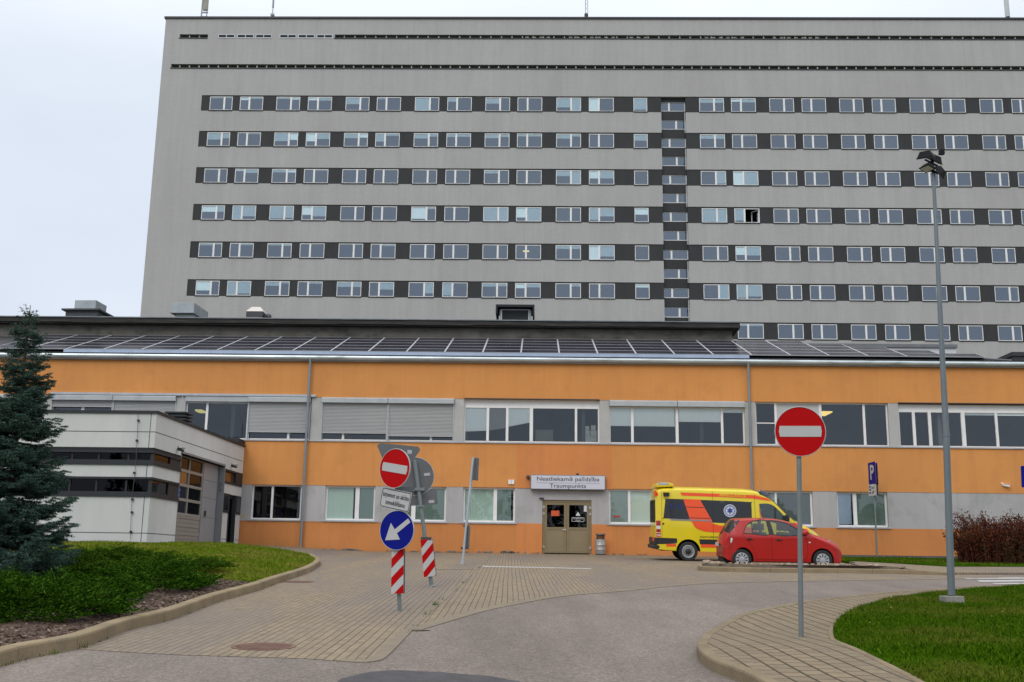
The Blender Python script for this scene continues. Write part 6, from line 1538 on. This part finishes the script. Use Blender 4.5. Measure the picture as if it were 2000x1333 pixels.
# ---- ambulance
YP = M('yellow van paint', (.74, .58, .010), .3, .04, 1.5, spec=.5, coat=.5); ORR = M('fluorescent red film', (.85, .085, .015), .45, .03, 2); VBLK = M('van black trim', (.016, .017, .018), .5, .1, 5)
ambY = 38.95
xa = P(1345.5, 1095, ambY).x-1.15
amb = thing('ambulance', 'yellow high-roofed ambulance van with red stripes, parked behind the red car', 'ambulance', (xa, ambY+.95, H(xa+2, ambY+.95)-.01), YAW)
amb.rotation_euler = (math.atan(.04), 0, YAW)
AXR, AXF, AR = 1.15, 4.82, .345
ztop = interp([(0, 2.46), (.05, 2.57), (.14, 2.635), (.35, 2.66), (1.5, 2.655), (3.2, 2.62), (3.55, 2.59), (3.85, 2.50), (4.1, 2.36), (4.3, 2.20), (4.6, 1.88), (4.95, 1.58), (5.12, 1.46), (5.25, 1.40), (5.5, 1.29), (5.75, 1.15), (5.95, 1.0), (6.08, .82), (6.14, .62)])
zbot = interp([(0, .42), (.2, .40), (.4, .38), (.8, .36), (5.7, .3), (6.0, .32), (6.14, .38)])
Wv = interp([(0, .88), (.04, .93), (.12, .965), (.4, .985), (4.2, .985), (4.8, .975), (5.45, .94), (5.8, .86), (6.0, .74), (6.14, .52)])
rv = interp([(0, .16), (3.4, .16), (4.2, .12), (4.9, .12), (5.5, .2), (6.14, .25)])
C2 = Car(ztop, zbot, Wv, 1.25, .085, rv, [(AXR, AR), (AXF, AR)], .43, 6.14)
def mf2(x, z, cap, y): return 2 if (cap and 3.75 < x < 4.98 and z > 1.42) else 0
C2.body('body', [YP, UNDER, M('windscreen black', (.012, .014, .016), .08, spec=.6)], amb, mf2)
pn = lambda name, poly, mat, off=.005: C2.panel(name, poly, mat, amb, off, -1, .12)
pn('side_window', rnd([(.36, 2.19), (.34, 2.0), (.28, 1.52), (.30, 1.50), (1.2, 1.475), (1.9, 1.415), (2.0, 1.375), (3.38, 1.34), (3.42, 1.37), (3.44, 1.6), (3.44, 2.08), (3.41, 2.12), (2.4, 2.155), (.40, 2.205)], 2), DGLASS)
pn('red_stripe', [(1.0, 2.20), (1.60, 2.185), (2.02, 1.42), (1.98, 1.36), (1.30, 1.40), (1.22, 1.50)], ORR, .009)
pn('red_stripe', [(1.26, 1.44), (1.98, 1.36), (2.06, 1.34), (2.24, 1.28), (2.6, 1.245), (3.6, 1.22), (3.6, 1.03), (2.0, 1.03), (1.72, 1.06), (1.50, 1.13), (1.38, 1.22)], ORR, .008)
mb = MB()
for a, b in ((1.905, 1.93), (1.52, 1.545)): pn('stripe_gap', [(1.08 if a > 1.8 else 1.25, a), (1.74 if a > 1.8 else 1.95, a-.015), (1.73 if a > 1.8 else 1.94, b-.015), (1.07 if a > 1.8 else 1.24, b)], DGLASS, .011)
pn('door_rail', [(.50, 1.44), (1.98, 1.41), (1.98, 1.455), (.50, 1.49)], M('rail aluminium', (.28, .28, .28), .4, metal=.5), .014)
pn('red_stripe', [(.90, 2.435), (2.4, 2.40), (3.6, 2.365), (4.02, 2.26), (4.17, 2.16), (4.1, 2.165), (3.55, 2.24), (2.4, 2.285), (.95, 2.32)], ORR, .006)
o = text('AMBULANCE', .095, M('yellow film', (.75, .50, .02), .5), amb, (2.78, -C2.w(2.78, 2.33)-.012, 2.335), width=.95, bold=.012); o.rotation_euler = (rad(-4), rad(1.6), 0)
pn('black_trim', [(.02, .82), (.75, .80), (.76, .68), (.72, .62), (.02, .58)], VBLK, .006); pn('black_trim', [(1.54, .78), (4.36, .76), (4.36, .60), (1.57, .60)], VBLK, .006)
pn('red_stripe', [(.36, .60), (.715, .60), (.72, .51), (.37, .50)], ORR, .009); pn('red_stripe', [(1.60, .60), (4.36, .60), (4.36, .49), (1.60, .49)], ORR, .008)
pn('yellow_skirt', [(.36, .50), (.72, .51), (.72, .405), (.38, .40)], YP, .007)
# arch flare
mb = MB(); 
for k in range(16):
    t0, t1 = math.pi*k/16, math.pi*(k+1)/16; q = []
    for t_, r_ in ((t0, .435), (t1, .435), (t1, .52), (t0, .52)):
        x_, z_ = AXR+r_*math.cos(t_), AR+r_*math.sin(t_); q.append((x_, -(C2.w(x_, z_)+(.035 if r_ < .5 else .004)), z_))
    if q[0][2] > .78: mb.quad(*q)
mb.build('wheel_arch', YP, amb, smooth=True)
t_ = text('NEATLIEKAMĀ MEDICĪNISKĀ', .055, VBLK, amb, (2.32, -.995, .86), width=1.5, bold=.004)
# 113 dotted number on the dark rear window, star badge
text('113', .20, M('blue film', (.015, .025, .22), .5), amb, (.72, -C2.w(.7, 1.8)-.008, 1.92), width=.40, bold=.01)
bx, bz = 2.66, 1.80; yb = -C2.w(bx, bz-.23)-.004
bd_ = thing('tmp2', None, None); bpy.data.objects.remove(bd_)
mb = MB(); mb.lathe_y([(.225, 0), (.225, -.010), (.20, -.0105)], 40, 0); mb.lathe_y([(.20, -.0105), (.145, -.0106)], 40, 1); mb.lathe_y([(.145, -.0106), (0, -.0106)], 40, 0)
bg_ = mb.build('badge', [M('badge white', (.66, .68, .70), .5), M('badge blue', (.06, .11, .40), .5)], amb, loc=(bx, yb-.002, bz))
mb = MB(); star(mb, .105, .026, None); mb.v = [(x, y-.0135, z) for x, y, z in mb.v]; mb.build('star_of_life', M('badge star blue', (.02, .05, .28), .5), bg_)
mb = MB()
for k in range(20): a = 6.283*k/20; mb.box(.172*math.cos(a)-.011, .172*math.cos(a)+.011, -.0125, -.0108, .172*math.sin(a)-.014, .172*math.sin(a)+.014)
mb.build('badge_ring', M('badge white', (.66, .68, .70)), bg_)
pn('cab_window', rnd([(3.72, 2.06), (3.74, 1.80), (3.80, 1.55), (3.84, 1.50), (4.4, 1.46), (4.74, 1.44), (4.72, 1.50), (4.45, 1.80), (4.25, 1.985), (4.12, 2.05), (3.95, 2.075)], 2), M('cab glass', (.035, .055, .055), .06, .3, 3, spec=.7), .006)
pn('cab_pillar', [(4.26, 1.98), (4.31, 1.93), (4.31, 1.455), (4.23, 1.46)], VBLK, .009)
pn('red_stripe', [(3.70, 1.86), (3.725, 1.86), (3.79, 1.48), (3.76, 1.48)], ORR, .008)
pn('door_gap', [(3.555, 2.55), (3.565, 2.55), (3.565, .6), (3.555, .6)], VBLK, .0075); pn('door_gap', [(2.05, 2.5), (2.058, 2.5), (2.058, .6), (2.05, .6)], VBLK, .0115); pn('door_gap', [(.22, 2.52), (.228, 2.52), (.228, .8), (.22, .8)], VBLK, .0075)
mb = MB(); yb = -C2.w(.4, 2.34); mb.box(.29, .49, yb-.09, yb+.02, 2.29, 2.42); mb.build('side_lamp', VBLK, amb, bevel=.01); mb = MB(); mb.box(.27, .51, yb-.10, yb+.02, 2.42, 2.46); mb.build('lamp_cover', YP, amb)
pn('tail_light', [(.02, 1.42), (.17, 1.42), (.17, 1.24), (.02, 1.24)], M('van lamp red', (.38, .01, .012), .2, spec=.7), .012)
pn('tail_light', [(.02, 1.24), (.17, 1.24), (.17, 1.12), (.02, 1.12)], M('clear lamp', (.7, .7, .68), .15), .012)
pn('tail_light', [(.02, 1.12), (.17, 1.12), (.17, .84), (.02, .84)], M('van lamp red', (.38, .01, .012), .2, spec=.7), .012)
for z_ in (.90, .98): pn('reflector', [(.03, z_), (.16, z_), (.16, z_+.025), (.03, z_+.025)], M('clear lamp', (.7, .7, .68), .15), .015)
mb = MB(); mb.cyl((.27, -C2.w(.27, 1.31)-.012, 1.31), (.27, -C2.w(.27, 1.31)+.02, 1.31), .035, n=14); mb.build('fuel_cap', VBLK, amb)
mb = MB(); mb.box(-.10, .36, -.96, .96, .42, .56); mb.box(-.05, .06, -.95, .95, .56, .82); mb.build('rear_bumper', VBLK, amb, bevel=.03)
mb = MB(); mb.box(-.015, -.005, -.84, -.06, 1.36, 2.16); mb.box(-.015, -.005, .06, .84, 1.36, 2.16); mb.build('rear_window', M('dull black glass', (.012, .013, .015), .5, .1, spec=.15), amb)
mb = MB(); mb.box(-.012, .02, -.90, -.62, 2.28, 2.50); mb.box(-.06, .0, -.86, -.4, .70, .82); mb.build('red_stripe', ORR, amb)
pn('red_stripe', [(.0, 2.50), (.10, 2.50), (.10, 2.30), (.0, 2.30)], ORR, .008)
mb = MB(); mb.prism([(.04, 2.60), (.70, 2.64), (.66, 2.74), (.52, 2.78), (.14, 2.78), (.06, 2.72)], -.82, .82); mb.build('light_bar', YP, amb, bevel=.03)
mb = MB(); mb.box(.16, .40, -.80, -.35, 2.775, 2.80); mb.box(.10, .50, -.826, -.80, 2.70, 2.765); mb.build('beacon_lens', M('beacon grey lens', (.42, .44, .46), .2, spec=.7), amb)
mb = MB(); mb.prism([(3.72, 2.50), (3.80, 2.57), (3.98, 2.52), (4.16, 2.36), (4.0, 2.34)], -.78, -.52); mb.build('front_beacon', M('front beacon lens', (.12, .14, .17), .15, spec=.7), amb, bevel=.02)
mb = MB(); mb.prism([(4.58, 1.46), (4.72, 1.44), (4.74, 1.60), (4.66, 1.72), (4.57, 1.66)], -1.22, -1.06); mb.build('wing_mirror', VBLK, amb, bevel=.03)
pn('headlight', rnd([(5.50, 1.17), (5.65, 1.14), (5.85, 1.0), (5.83, .94), (5.62, 1.0)], 2), M('headlight glass', (.34, .38, .44), .08, .3, 20, spec=.8), .008)
pn('black_trim', [(5.5, 1.26), (5.74, 1.13), (5.80, 1.07), (5.62, 1.14)], VBLK, .007); pn('red_stripe', [(4.95, 1.42), (5.2, 1.36), (5.5, 1.24), (5.48, 1.12), (5.1, 1.18), (4.75, 1.32)], ORR, .006)
VANRIM = [M('van rim silver', (.50, .51, .52), .4, .05, metal=.4), M('van rim grey', (.16, .165, .17), .5, metal=.3), VBLK]
for x_ in (AXR, AXF): wheel(amb, x_, -.86, AR, AR, .22, 1, VANRIM, 'van'); wheel(amb, x_, .86, AR, AR, .22, -1, VANRIM, 'van')
mb = MB(); mb.box(.2, 5.7, -.8, .8, .36, .42); mb.box(AXR-.6, AXR+.6, -.66, .66, .36, .95); mb.box(AXF-.6, AXF+.6, -.66, .66, .36, .95); mb.cyl((.62, -.9, .34), (.62, -.9, .44), .02, n=6); mb.build('underbody', UNDER, amb)
